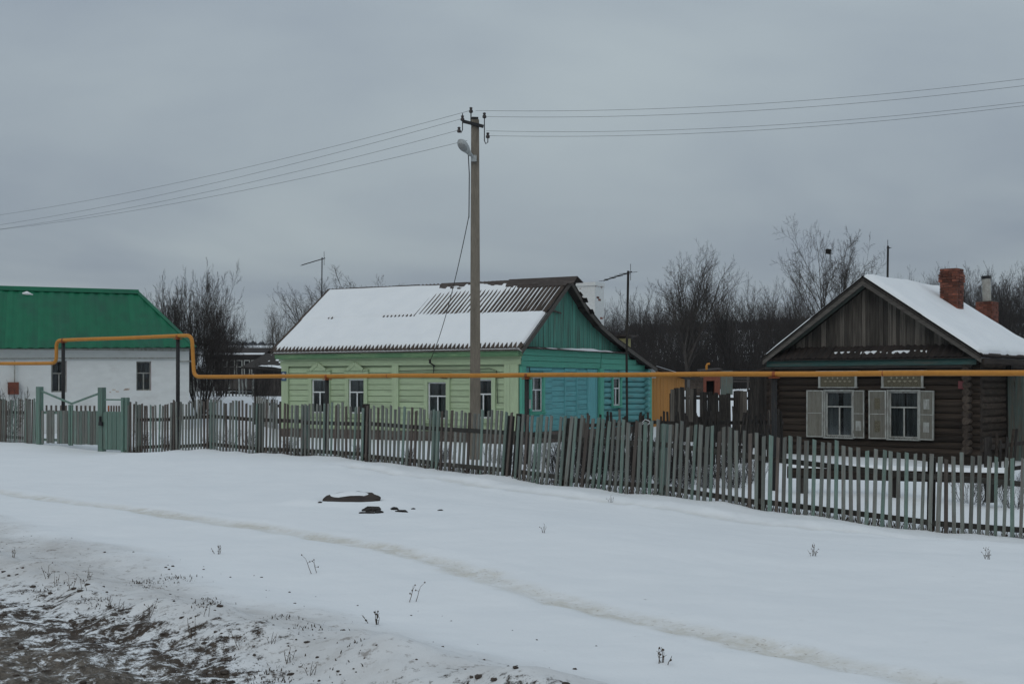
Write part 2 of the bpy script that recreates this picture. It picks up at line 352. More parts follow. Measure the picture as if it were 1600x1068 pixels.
def surf(x, y):
    """height and masks of the snow-covered ground"""
    z = base_z(x, y)
    q = x+y; near = 1-sstep(32, 44, np.hypot(x, y))
    oq = 7.7+.34*np.maximum(-x, 0)
    wob = (fbm(x*.9, y*.9, 3, 4)-.47)
    earth = .58*(1-sstep(5.7, 7.5, q+2.0*wob))+.07*(1-sstep(5.4, 6.4, q))
    road = 1-sstep(5.0, 5.9, q+1.2*wob)
    earth = np.maximum(earth, road*.74)
    dirt = sstep(5.5, 6.6, q)*(1-sstep(oq-1.3, oq+.5, q+2.0*wob))
    z = z+near*.05*(fbm(x*.55, y*.55, 11, 4)-.47)*2+near*.016*(fbm(x*.9+y*.5, y*2.6-x*.8, 91, 3)-.45)
    z = z+near*.012*(fbm(x*3, y*3, 13, 3)-.45)*2*(1-sstep(20, 30, y))
    bank = np.exp(-((q-6.95-.5*wob)/.55)**2)
    z = z+near*bank*(.06+.26*fbm(x*1.3, y*1.3, 21, 3)**1.5)
    bank2 = np.exp(-((q-oq+.3)/.6)**2)*(x < 3)
    z = z+near*bank2*(.02+.06*fbm(x*1.7, y*1.7, 23, 3))
    z = z+dirt*near*(.10*(fbm(x*3.5, y*3.5, 31, 5)-.45)+.05*(fbm(x*1.2, y*1.2, 33, 2)-.45))
    z = z+earth*(.11*(fbm(x*4.5, y*4.5, 41, 5)-.47)*2-.02)
    rd = pdist(x, y, RUT_S); rd = rd+.16*(fbm(x*3.2, y*3.2, 51, 4)-.47)
    track = (1-sstep(.05, .29, rd))*(.72+.5*sstep(.35, .62, fbm(x*1.6, y*1.6, 57, 3)))
    z = z-.028*(1-sstep(.03, .24, rd))+.008*np.exp(-((rd-.42)/.12)**2)+.035*track*(fbm(x*8, y*8, 53, 4)-.47)
    fp = pdist(x, y, FPATH)+.25*(fbm(x*1.8, y*1.8, 61, 4)-.47)
    z = z-.05*(1-sstep(.10, .34, fp))+.02*np.exp(-((fp-.5)/.15)**2)+.07*(1-sstep(.35, .7, fp))*(fbm(x*4, y*4, 71, 3)-.45)
    track = np.maximum(track, .42*(1-sstep(.08, .30, fp)))
    fd = pdist(x, y, FLINE)
    z = z+.10*np.exp(-(fd/.45)**2)*(fbm(x*1.6, y*1.6, 81, 3))-.03*np.exp(-(fd/.5)**2)
    md = np.hypot((x+2.33)/1.0, (y-18.75)/.8)
    z = z+.07*np.exp(-((md-.7)/.3)**2)-.05*np.exp(-(md/.42)**4)
    return z, earth, road, dirt*(1-earth), track
def gz(x, y): return float(surf(np.array([float(x)]), np.array([float(y)]))[0][0])
def build_ground():
    def axis(dense, lo, hi, g=1.12):
        a = list(dense); st = dense[-1]-dense[-2]
        while a[-1] < hi: st *= g; a.append(a[-1]+st)
        st = dense[1]-dense[0]; b = []; p = dense[0]
        while p > lo: st *= g; p -= st; b.append(p)
        return np.array(b[::-1]+a)
    xs = axis(np.arange(-9.5, 9.5, .045), -2400, 2400)
    ys = [5.6]
    while ys[-1] < 32: ys.append(ys[-1]+.03+max(0, ys[-1]-9)*.0042)
    ys = axis(np.array(ys), -1200, 2450, 1.09)
    X, Y = np.meshgrid(xs, ys); nx, ny = len(xs), len(ys)
    z, e, r, d, t = surf(X.ravel(), Y.ravel())
    me = bpy.data.meshes.new('ground')
    co = np.empty((nx*ny, 3)); co[:, 0] = X.ravel(); co[:, 1] = Y.ravel(); co[:, 2] = z
    i = np.arange((ny-1)*nx).reshape(ny-1, nx)[:, :-1].ravel()
    F = np.stack([i, i+1, i+nx+1, i+nx], 1)
    me.vertices.add(nx*ny); me.vertices.foreach_set('co', co.ravel())
    me.loops.add(F.size); me.loops.foreach_set('vertex_index', F.ravel().astype(np.int32))
    me.polygons.add(len(F)); me.polygons.foreach_set('loop_start', np.arange(0, F.size, 4, dtype=np.int32)); me.polygons.foreach_set('loop_total', np.full(len(F), 4, dtype=np.int32))
    me.update(calc_edges=True); me.validate()
    me.polygons.foreach_set('use_smooth', np.ones(len(F), dtype=bool))
    for n, v in (('earth', e), ('road', r), ('dirt', d), ('track', t)):
        a = me.attributes.new(n, 'FLOAT', 'POINT'); a.data.foreach_set('value', v.astype(np.float32))
    o = put('ground', me, 'snow_ground'); o['kind'] = 'structure'; o['label'] = 'snow covered ground with tyre rut and muddy road edge'
    print('ground', nx, ny, nx*ny)
build_ground()

# ------------------------------------------------------------------ windows and walls
def wall_core(L, H, T, openings):
    xs = sorted({0, L, *[v for o in openings for v in o[:2]]}); zs = sorted({0, H, *[v for o in openings for v in o[2:]]})
    mb = MB()
    for a, b in zip(xs[:-1], xs[1:]):
        for c, d in zip(zs[:-1], zs[1:]):
            if not any(o[0] <= (a+b)/2 <= o[1] and o[2] <= (c+d)/2 <= o[3] for o in openings): mb.box(a, b, 0, T, c, d)
    return mb
def window(parent, loc, rz, w, h, casing, frame='white_paint', cw=.12, transom=.62, mull='low', cdepth=.05, head=None, sill=True, curtain='curtain', recess=.0, cm=None):
    mb = MB(); e = .003
    if casing:
        mb.box(-w/2-cw, -w/2, -cdepth, .01, -.02, h+cw); mb.box(w/2, w/2+cw, -cdepth, .01, -.02, h+cw); mb.box(-w/2, w/2, -cdepth+e, .01, h, h+cw)
        mb.box(-w/2-cw, w/2+cw, -cdepth-.012, .01, -.02-cw*.8, -.022)
    else:
        mb.box(-w/2+.001, w/2-.001, .10+recess, .12+recess, -.001, .02)
    wn = obj('window', mb, casing or 'white_worn', parent, loc, (0, 0, rz))
    y0, y1 = .015+recess, .06+recess; b = .042
    f = MB(); f.box(-w/2, -w/2+b, y0, y1, 0, h); f.box(w/2-b, w/2, y0, y1, 0, h); f.box(-w/2+b, w/2-b, y0+e, y1-e, 0, b); f.box(-w/2+b, w/2-b, y0+e, y1-e, h-b, h)
    tz = h*transom; f.box(-w/2+b, w/2-b, y0+e, y1-e, tz-b*.45, tz+b*.45)
    P = []
    if mull in ('low', 'both'): f.box(-b*.45, b*.45, y0+2*e, y1-2*e, b, tz-b*.45)
    if mull == 'both': f.box(-w*.18-b*.4, -w*.18+b*.4, y0+2*e, y1-2*e, tz+b*.45, h-b)
    obj('frame', f, frame, wn)
    for (a, c, d, g) in ((-w/2+b, 0, b, tz), (0, w/2-b, b, tz), (-w/2+b, w/2-b, tz, h-b)):
        obj('pane', MB().box(a, c, y0+.02, y0+.024, d, g), 'glass', wn)
    if sill: obj('sill', MB().box(-w/2-cw*.9, w/2+cw*.9, -.10, .012, -.05, -.015), frame if not casing else casing, wn)
    if curtain:
        c = MB(); n = 26; yb = y1+.07
        for side in (-1, 1):
            o = len(c.v); a, b2 = (-w/2-.02, -w*U(.0, .10)) if side < 0 else (w*U(.0, .10), w/2+.02)
            for i in range(n+1):
                x = a+(b2-a)*i/n; yy = yb+.02*math.sin(i*1.35+side)+.008*math.sin(i*3.1)
                c.v += [(x, yy, -.05), (x, yy, h*1.02)]
            for i in range(n): c.f.append((o+2*i, o+2*i+2, o+2*i+3, o+2*i+1))
        obj('curtain', c, curtain, wn)
    if head == 'pediment':
        hb = MB(); z0 = h+cw+.004
        hb.box(-w/2-cw-.03, w/2+cw+.03, -.045, .01, z0, z0+.13)
        hb.prism_xz([(-w/2-cw-.06, z0+.133), (w/2+cw+.06, z0+.133), (w/2+cw+.06, z0+.16), (.26, z0+.16), (0, z0+.33), (-.26, z0+.16), (-w/2-cw-.06, z0+.16)], -.09, .01)
        obj('head_board', hb, casing, wn)
        s = MB().bar((-.30, -.10, z0+.155), (0, -.10, z0+.35), .03, .10).bar((.30, -.10, z0+.155), (0, -.10, z0+.347), .03, .10); obj('pediment_moulding', s, casing, wn)
    elif head == 'flat':
        hb = MB(); z0 = h+cw+.004
        hb.box(-w/2-cw-.05, w/2+cw+.05, -.10, .01, z0, z0+.05); obj('head_board', hb, casing, wn)
    return wn

# corrugated sheet shared by a roof
def sheet_mesh(name, w, l, waves, amp, th=.012, per=8):
    mb = MB(); n = waves*per; o = 0
    for i in range(n+1):
        x = w*i/n; c = amp*math.cos(2*math.pi*i/per)
        mb.v += [(x, 0, c), (x, l, c), (x, 0, c-th), (x, l, c-th)]
    for i in range(n):
        a = 4*i; b = a+4
        mb.f += [(a, b, b+1, a+1), (a+2, a+3, b+3, b+2), (a, a+2, b+2, b), (a+1, b+1, b+3, a+3)]
    me = mb.mesh(name); return me
def grid_mb(xs, ys, fn):
    mb = MB(); nx = len(xs); ny = len(ys)
    X, Y = np.meshgrid(xs, ys); Z = fn(X, Y)
    mb.v = list(zip(X.ravel().tolist(), Y.ravel().tolist(), Z.ravel().tolist()))
    mb.f = [(j*nx+i, j*nx+i+1, (j+1)*nx+i+1, (j+1)*nx+i) for j in range(ny-1) for i in range(nx-1)]
    return mb

# ------------------------------------------------------------------ the green and turquoise house
def green_house():
    ox, oy = .23, 36.93; th = R(-30)
    g = thing('wooden_house', 'long wooden house, pale green front and turquoise gable end, snowy corrugated roof', 'house', (ox, oy, 0), th)
    L = 8.8; HT = 2.62; zb = .34
    # plinth
    obj('plinth', MB().box(-L-.04, .05, -.07, 9.2, -.5, zb), 'mortar', g)
    wins = [(-7.60, -7.0, .85, 1.92), (-6.14, -5.54, .85, 1.92), (-3.17, -2.51, .72, 1.82), (-1.56, -.93, .76, 1.90)]
    cw = .13
    core = wall_core(L, 2.5, .16, [(a+L, b+L, c-zb, d-zb) for a, b, c, d in wins])
    obj('wall', core, 'green_siding', g, (-L, .03, zb))
    # siding planks row by row, broken at the windows, corners and the pilaster
    stops = [(-L-.02, -L+.26), (-4.47, -4.23), (-.52, .0)]
    z = zb+.01; row = 0
    while z < 2.26:
        h = min(.176+U(-.006, .006), 2.33-z)
        cuts = sorted(stops+[(a-cw+.004, b+cw-.004) for a, b, c, d in wins if c-.14 < z+h and z < d+cw-.01])
        for (a0, a1), (b0, b1) in zip(cuts[:-1], cuts[1:]):
            if b0-a1 > .05: piece('siding_plank', 'green_siding', g, ((a1+b0)/2, .012+U(-.002, .004), z+h/2), (b0-a1, .035, h-.016), (R(-2.5), 0, R(0)))
        z += h; row += 1
    for a, b, c, d in wins:
        lo = c < .8
        window(g, ((a+b)/2, -.012, c), 0, b-a, d-c, 'green_trim', cw=cw, head='flat' if lo else 'pediment')
    for x, w in ((-L+.12, .27), (-4.35, .24), (-.40, .20), (-.16, .26)):
        piece('corner_board' if x != -4.35 else 'pilaster', 'green_trim', g, (x, -.035, zb+1.0), (w, .07, 2.0))
    piece('frieze_board', 'green_siding', g, (-L/2, -.05, 2.42), (L+.1, .06, .17)); piece('frieze_board', 'green_siding', g, (-L/2, -.085, 2.535), (L+.16, .06, .05))
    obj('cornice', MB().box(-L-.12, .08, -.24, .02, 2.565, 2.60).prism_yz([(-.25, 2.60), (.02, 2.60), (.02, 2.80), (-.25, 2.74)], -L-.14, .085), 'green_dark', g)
    # number plate on the corner
    pl = piece('number_plate', 'plate_blue', g, (-L+.10, -.085, 2.02), (.20, .012, .30))
    t = bpy.data.curves.new('digit', 'FONT'); t.body = '2'; t.size = .27; t.align_x = 'CENTER'; t.align_y = 'CENTER'; t.extrude = .002
    tmp = bpy.data.objects.new('digit_curve', t); dm = bpy.data.meshes.new_from_object(tmp); bpy.data.objects.remove(tmp); tm = put('digit', dm, 'white_paint', pl); tm.location = (0, -.009, 0); tm.rotation_euler = (R(90), 0, 0)
    # wiring on the front wall
    obj('cable', MB().tube([(-4.2, -.06, 2.16), (-3.2, -.06, 2.18), (-2.0, -.05, 2.17), (-1.0, -.06, 2.22), (-.75, -.06, 2.15), (-.72, -.06, 1.2)], .014, 4), 'black_metal', g)
    obj('cable', MB().tube([(-2.95, -.07, 2.45), (-2.93, -.07, 2.2), (-2.95, -.07, 1.99), (-2.55, -.07, 1.93), (-2.45, -.07, 1.93)], .014, 4), 'black_metal', g)
    br = MB().bar((-2.9, -.05, 2.30), (-2.9, -.34, 2.40), .03).tube([(-2.9, -.32, 2.38), (-2.9, -.32, 2.50)], .035, 6); obj('wire_bracket', br, 'black_metal', g)
    # ---- gable end (normal +x)
    prof = [(-.35, 2.80), (2.65, 4.95), (3.7, 4.20), (4.7, 3.70), (6.0, 3.24), (9.15, 2.36)]
    def rz_(y):
        for (a, b), (c, d) in zip(prof[:-1], prof[1:]):
            if a <= y <= c: return b+(d-b)*(y-a)/(c-a)
        return 2.0
    w1 = (.62, 1.30, .96, 1.98); w2 = (6.02, 6.62, 1.06, 1.98)
    core = wall_core(9.2, 1.96, .16, [(w[0], w[1], w[2]-zb, w[3]-zb) for w in (w1, w2)])
    obj('gable_wall', core, 'blue_siding', g, (-.03, 0, zb), (0, 0, R(90)))
    obj('gable_wall', MB().prism_yz([(0.1, 2.31)]+[(y, rz_(y)-.10) for y in (.1, 2.65, 3.7, 4.7, 6.0, 8.6)]+[(8.6, 2.31)], -.2, -.05), 'teal_board', g)
    y = .02
    while y < 8.3:
        w = U(.13, .20); y1 = min(y+w, 8.35)
        zb0 = 2.80+U(-.02, .02); za, zc = rz_(y)-.06, rz_(y1)-.06
        if min(za, zc) > zb0+.02:
            obj('gable_board', MB().prism_yz([(y+.004, zb0), (y1-.004, zb0), (y1-.004, zc), (y+.004, za)], -.046, -.012+U(0, .012)), 'teal_board', g)
        y = y1
    # turquoise band under the gable, in boards
    for k, (z0, z1, yA, yB) in enumerate(((2.60, 2.79, 0, 5.2), (2.44, 2.60, .02, 5.2), (2.26, 2.44, .02, 5.2), (2.60, 2.78, 5.24, 7.3), (2.43, 2.60, 5.24, 7.95), (2.24, 2.43, 5.24, 8.7))):
        piece('band_board', 'teal_trim', g, (.03-.012*(k % 3), (yA+yB)/2, (z0+z1)/2), (.06, yB-yA, z1-z0-.012), (0, R(2), 0))
    obj('ledge', MB().slab((.005, .1, 2.86), (.24, .1, 2.815), (.24, 7.15, 2.815), (.005, 7.15, 2.86), .03), 'ridge_metal', g)
    ys = np.arange(.75, 7.0, .05)
    sn = grid_mb(np.linspace(0, 1, 7), ys, lambda X, Y: X*0)
    sn.v = [(.0+.25*u, y_, 2.865-.05*u+(.07*math.sqrt(max(0, 1-(2*u-1)**2))*float(np.clip(2.6*(fbm(y_*.9, 3.1, 4, 3)-.30), 0, 1))-.012)) for u, y_, _ in sn.v]
    tag(obj('ledge_snow', sn, 'snow', g, smooth=True), 'strip of snow on the ledge', None, kind='stuff')
    # blue lower wall
    z = zb
    def rows(yA, yB, pitch, nm='siding_plank', skip=None, mat='blue_siding'):
        z = zb+.01
        while z < 2.2:
            h = min(pitch+U(-.01, .01), 2.25-z)
            segs = [(yA, yB)]
            if skip and skip[2]-.12 < z+h and z < skip[3]+.10: segs = [(yA, skip[0]-.10), (skip[1]+.10, yB)]
            for a, b in segs:
                if b-a > .05: piece(nm, mat, g, (-.012+U(-.003, .003), (a+b)/2, z+h/2), (.035, b-a, h-.012), (0, R(2.5), R(U(-.15, .15))))
            z += h
    rows(.24, 1.95, .165, skip=w1); rows(1.95, 2.75, .17); rows(2.79, 3.55, .15); rows(3.59, 4.30, .16)
    for yy in (2.77, 3.57, 4.32): piece('batten', 'blue_board', g, (.012, yy, 1.29), (.03, .06, 1.9), (R(.6), 0, 0))
    for k in range(4): piece('wall_board', 'blue_board', g, (.008, 4.43+.165*k, 1.29), (.04, .155, 1.9))
    piece('corner_board', 'teal_trim_v', g, (.03, .12, 1.3), (.07, .26, 1.94)); piece('corner_board', 'teal_trim_v', g, (.06, 5.19, 1.3), (.10, .26, 1.94)); piece('corner_board', 'teal_trim_v', g, (.045, 9.13, 1.3), (.08, .13, 1.9))
    window(g, (.016, (w1[0]+w1[1])/2, w1[2]), R(90), w1[1]-w1[0], w1[3]-w1[2], 'teal_trim_v', mull='both', cw=.11)
    window(g, (.07, (w2[0]+w2[1])/2, w2[2]), R(90), w2[1]-w2[0], w2[3]-w2[2], 'teal_trim_v', cw=.07)
    z = zb+.09; k = 0
    while z < 2.26:
        segs = [(5.33, 9.0)]
        if w2[2]-.12 < z+.08 and z-.08 < w2[3]+.08: segs = [(5.33, w2[0]-.06), (w2[1]+.06, 9.0)]
        for a, b in segs:
            r = U(.088, .104); obj('log', MB().tube([(.0, a, z), (U(-.01, .01), (a+b)/2, z+U(-.01, .01)), (0, b, z+U(-.02, .02))], r, 9), 'blue_log', g, smooth=True)
        obj('log_end', MB().tube([(-.4, 8.72, z+.06), (.20, 8.72, z+.06)], .085, 9), 'blue_log', g)
        z += .19; k += 1
    obj('cable', MB().tube([(.05, .25, 2.24), (.06, .45, 2.26), (.06, .5, 2.0), (.06, .3, 1.8), (.06, .26, 1.5)], .016, 4), 'black_metal', g)
    obj('meter_box', MB().box(.065, .16, .22, .38, 1.05, 1.32), 'white_worn', g)
    obj('back_wall', MB().box(-L, -.2, 8.9, 9.1, zb, 2.2), 'blue_siding', g); obj('side_wall', MB().prism_yz([(0.2, zb), (9.0, zb), (9.0, 2.3), (6.0, 3.1), (4.7, 3.55), (2.65, 4.75), (.2, 3.0)], -L, -L+.15), 'wood_grey', g)
    # ---- roof
    xl, xr = -9.05, .28
    sl_len = math.hypot(3.0, 2.15); ang = math.atan2(2.15, 3.0)
    rf = obj('roof', MB().slab((xl, -.33, 2.755), (xr-.03, -.33, 2.755), (xr-.03, 2.65, 4.89), (xl, 2.65, 4.89), .05), 'wood_grey', g)
    nS = 9; sw = (xr-xl)/nS; wav = 7
    sh = sheet_mesh('roof_sheet', sw, 1.95, wav, .030)
    for row in range(2):
        for i in range(nS):
            put('roof_sheet', sh, 'slate', rf, (xl+sw*i, -.36+(row*1.83)*math.cos(ang), 2.80+(row*1.83)*math.sin(ang)+.022*row+U(0, .006)), (ang-(.008 if row else 0), 0, 0))
    # snow on the front slope: it fills the waves and the crests stick out where it is thin
    pw = sw/wav
    us = np.arange(0, xr-xl, pw/6); vs = np.arange(-.02, sl_len-.02, .06)
    def snow_h(Uu, V):
        u = Uu; col = vnoise(np.floor(u/pw+.5)*1.7+.3, V*.6, 9); fine = fbm(u*1.2, V*1.5, 15, 3)
        full = .052+.02*(fbm(u*.6, V*.8, 19, 3)-.45)
        up = sstep(1.86, 1.93, V)
        bare = up*sstep(3.6, 6.4, u+1.1*(fine-.47)+.4*V-.6)*(.70+.34*sstep(6.4, 9.4, u)+.30*(col-.5))
        bare = bare*(1-.45*sstep(3.0, 3.35, V)*(1-sstep(7.3, 8.2, u)))
        eave = 1-sstep(.02, .30+.10*col, V)
        spot = np.exp(-((V-1.88)/.05)**2)*sstep(.52, .60, fbm(u*2.3, V, 25, 3))*.9
        t = full-np.maximum(np.maximum(bare*.082, eave*.085), spot*.065)
        verge = np.maximum(1-sstep(0, .16, u), sstep(xr-xl-.16, xr-xl-.02, u))
        t = t-.09*verge
        hi = np.where(V > 1.85, .022, 0.)
        return t+hi
    mb = grid_mb(us, vs, snow_h)
    tag(obj('roof_snow', mb, 'snow', rf, (xl, -.36, 2.80), (ang, 0, 0), smooth=True), 'snow filling the waves of the roof sheets', None, kind='stuff')
    cap = MB()
    for i in range(10):
        a, b = xl+.93*i-.03, min(xl+.93*(i+1)+.03, xr+.1); dz = .012*(i % 2)+U(-.012, .012)
        c = MB().prism_yz([(2.32, 4.75+dz), (2.65, 5.01+dz), (3.0, 4.83+dz), (3.0, 4.81+dz), (2.65, 4.985+dz), (2.32, 4.725+dz)], a, b)
        obj('ridge_cap', c, 'ridge_metal', rf)
    obj('ridge_cap', MB().prism_yz([(2.40, 4.83), (2.66, 5.05), (3.06, 4.89), (3.06, 4.87), (2.66, 5.025), (2.40, 4.805)], -1.9, .50), 'ridge_metal', rf, rot=(0, R(0), 0))
    us2 = np.arange(0, 7.2, .05)
    rs = grid_mb(us2, np.linspace(0, .30, 8), lambda X, Y: .03*np.sin(np.pi*Y/.30)*np.clip(4*(fbm(X*.8, Y*3, 33, 3)-.28), -.4, 1)-.008)
    tag(obj('roof_snow', rs, 'snow', rf, (-8.2, 2.34, 4.775), (ang, 0, 0), smooth=True), 'snow along the ridge', None, kind='stuff')
    # back slope in four pitches, with its own sheets
    for k, ((a, b), (c, d)) in enumerate(zip(prof[1:-1], prof[2:])):
        x1 = xr+.02-.004*k
        bk = obj('back_slope', MB().slab((xl, a, b-.03), (x1, a, b-.03), (x1, c+.1, d-.05), (xl, c+.1, d-.05), .05), 'slate_dark', rf)
        n = 14
        for i in range(n-4, n):
            ww = (x1-xl)/n; piece('roof_sheet', 'slate_dark', bk, (xl+ww*(i+.5), (a+c)/2+.05, (b+d)/2+.0+U(0, .02)), (ww*.98, math.hypot(c-a, d-b)*1.03, .02), (math.atan2(d-b, c-a), 0, R(U(-1.2, 1.2))))
    ysn = np.arange(3.4, 9.2, .08)
    bs = grid_mb(np.linspace(0, 1, 22), ysn, lambda X, Y: X*0)
    bs.v = [(xr-2.4+2.38*u, y_, rz_(y_)+.0+.085*float(np.clip(3.2*(fbm(u*3, y_*.8, 8, 3)-.33), -.4, 1))*min(1, 8*(1-u)+.25)-.01) for u, y_, _ in bs.v]
    tag(obj('roof_snow', bs, 'snow', rf, smooth=True), 'patchy snow on the back slope', None, kind='stuff')
    # barge boards
    def barge(p, q, m, x=xr-.05, hh=.15): obj('barge_board', MB().slab((x+.045, p[0], p[1]), (x+.045, q[0], q[1]), (x+.045, q[0], q[1]-hh), (x+.045, p[0], p[1]-hh), .03), m, g)
    barge((-.37, 2.77), (2.64, 4.93), 'board_edge')
    for a, b in zip(prof[1:-1], prof[2:]): barge((a[0], a[1]-.02), (b[0]+.02, b[1]-.03), 'board_edge', hh=.13)
    for k in range(5): piece('torn_board', 'wood_black', g, (.2+U(-.1, .1), 3.0+k*.22+U(-.05, .05), 4.66-k*.15+U(-.03, .03)), (.34, .18, .02), (R(-35+U(-12, 12)), R(U(-10, 10)), R(U(-8, 8))))
    piece('torn_board', 'ridge_metal', g, (.05, 2.15, 3.95), (.06, .55, .04), (R(-6), 0, 0))
    # soffit under the overhang of the near slope
    # chimneys
    ch = MB().box(-.36, .36, -.34, .34, 3.1, 5.12).box(-.39, .39, -.37, .37, 5.0, 5.125)
    c = obj('chimney', ch, 'whitewash', g, (-.75, 6.0, 0))
    for yy, zz in ((-.12, 4.62), (.0, 4.55), (.14, 3.95)): piece('exposed_brick', 'brick', c, (.358, yy, zz), (.012, .19, .065))
    for xx, zz in ((-.16, 4.60), (-.24, 4.52), (-.2, 4.05)): piece('exposed_brick', 'brick', c, (xx, -.338, zz), (.19, .012, .065))
    c2 = obj('vent_stack', MB().box(-.26, .26, -.22, .22, 2.2, 3.45), 'yellow_plaster', g, (-1.0, 9.0, 0))
    obj('vent_cap', MB().box(-.42, .46, -.34, .34, 3.45, 3.49).box(-.30, .30, -.25, .25, 3.38, 3.45), 'ridge_metal', c2)
    # orange shed built against the back
    y = 9.22
    while y < 12.5:
        w = .115; zt_ = 2.33-(y-9.2)*.11
        obj('shed_board', MB().prism_yz([(y, -.3), (y+w-.006, -.3), (y+w-.006, zt_-.017), (y, zt_)], -.10, -.065+U(0, .01)), 'orange_board', g); y += w
    obj('shed_wall', MB().box(-2.5, -.11, 9.22, 12.5, -.3, 1.92), 'wood_grey', g)
    sr = obj('shed_roof', MB().slab((-2.6, 9.1, 2.42), (.22, 9.1, 2.42), (.22, 12.85, 2.0), (-2.6, 12.85, 2.0), .05), 'slate_dark', g)
    tag(obj('roof_snow', MB().slab((-2.5, 9.3, 2.45), (.15, 9.5, 2.41), (.12, 12.4, 2.10), (-2.5, 12.6, 2.07), .05), 'snow', sr), 'snow on the shed roof', None, kind='stuff')
    return g
green_house()

# ------------------------------------------------------------------ the brown log house
def brick_stack(parent, loc, w, z0, z1, name='chimney', flare=True, d=None):
    d = d or w; c = obj(name, MB().box(-w/2+.02, w/2-.02, -d/2+.02, d/2-.02, z0, z1-.01), 'mortar', parent, loc)
    z = z0; k = 0; hb = .076; bl = .25
    while z+hb < z1:
        gr = .03 if flare and z1-.42 < z < z1-.24 else 0
        ww, dd = w+2*gr, d+2*gr; off = (bl/2 if k % 2 else 0)
        for side in (0, 1):
            x = -ww/2-off
            while x < ww/2-.02:
                a, b = max(x, -ww/2), min(x+bl, ww/2)
                if b-a > .04:
                    pr = U(-.006, .01); s = -1 if side == 0 else 1
                    piece('brick', 'brick', c, ((a+b)/2, s*(dd/2-.05+pr), z+hb/2), (round(b-a-.012, 2), .10, hb-.012), (0, 0, R(U(-1.5, 1.5))))
                x += bl
            x = -dd/2+.105+(off if k % 2 else 0)-bl
            while x < dd/2-.11:
                a, b = max(x, -dd/2+.105), min(x+bl, dd/2-.105)
                if b-a > .04: piece('brick', 'brick', c, ((-1 if side == 0 else 1)*(ww/2-.05+U(-.006, .01)), (a+b)/2, z+hb/2), (.10, round(b-a-.012, 2), hb-.012))
                x += bl
        z += hb; k += 1
    return c
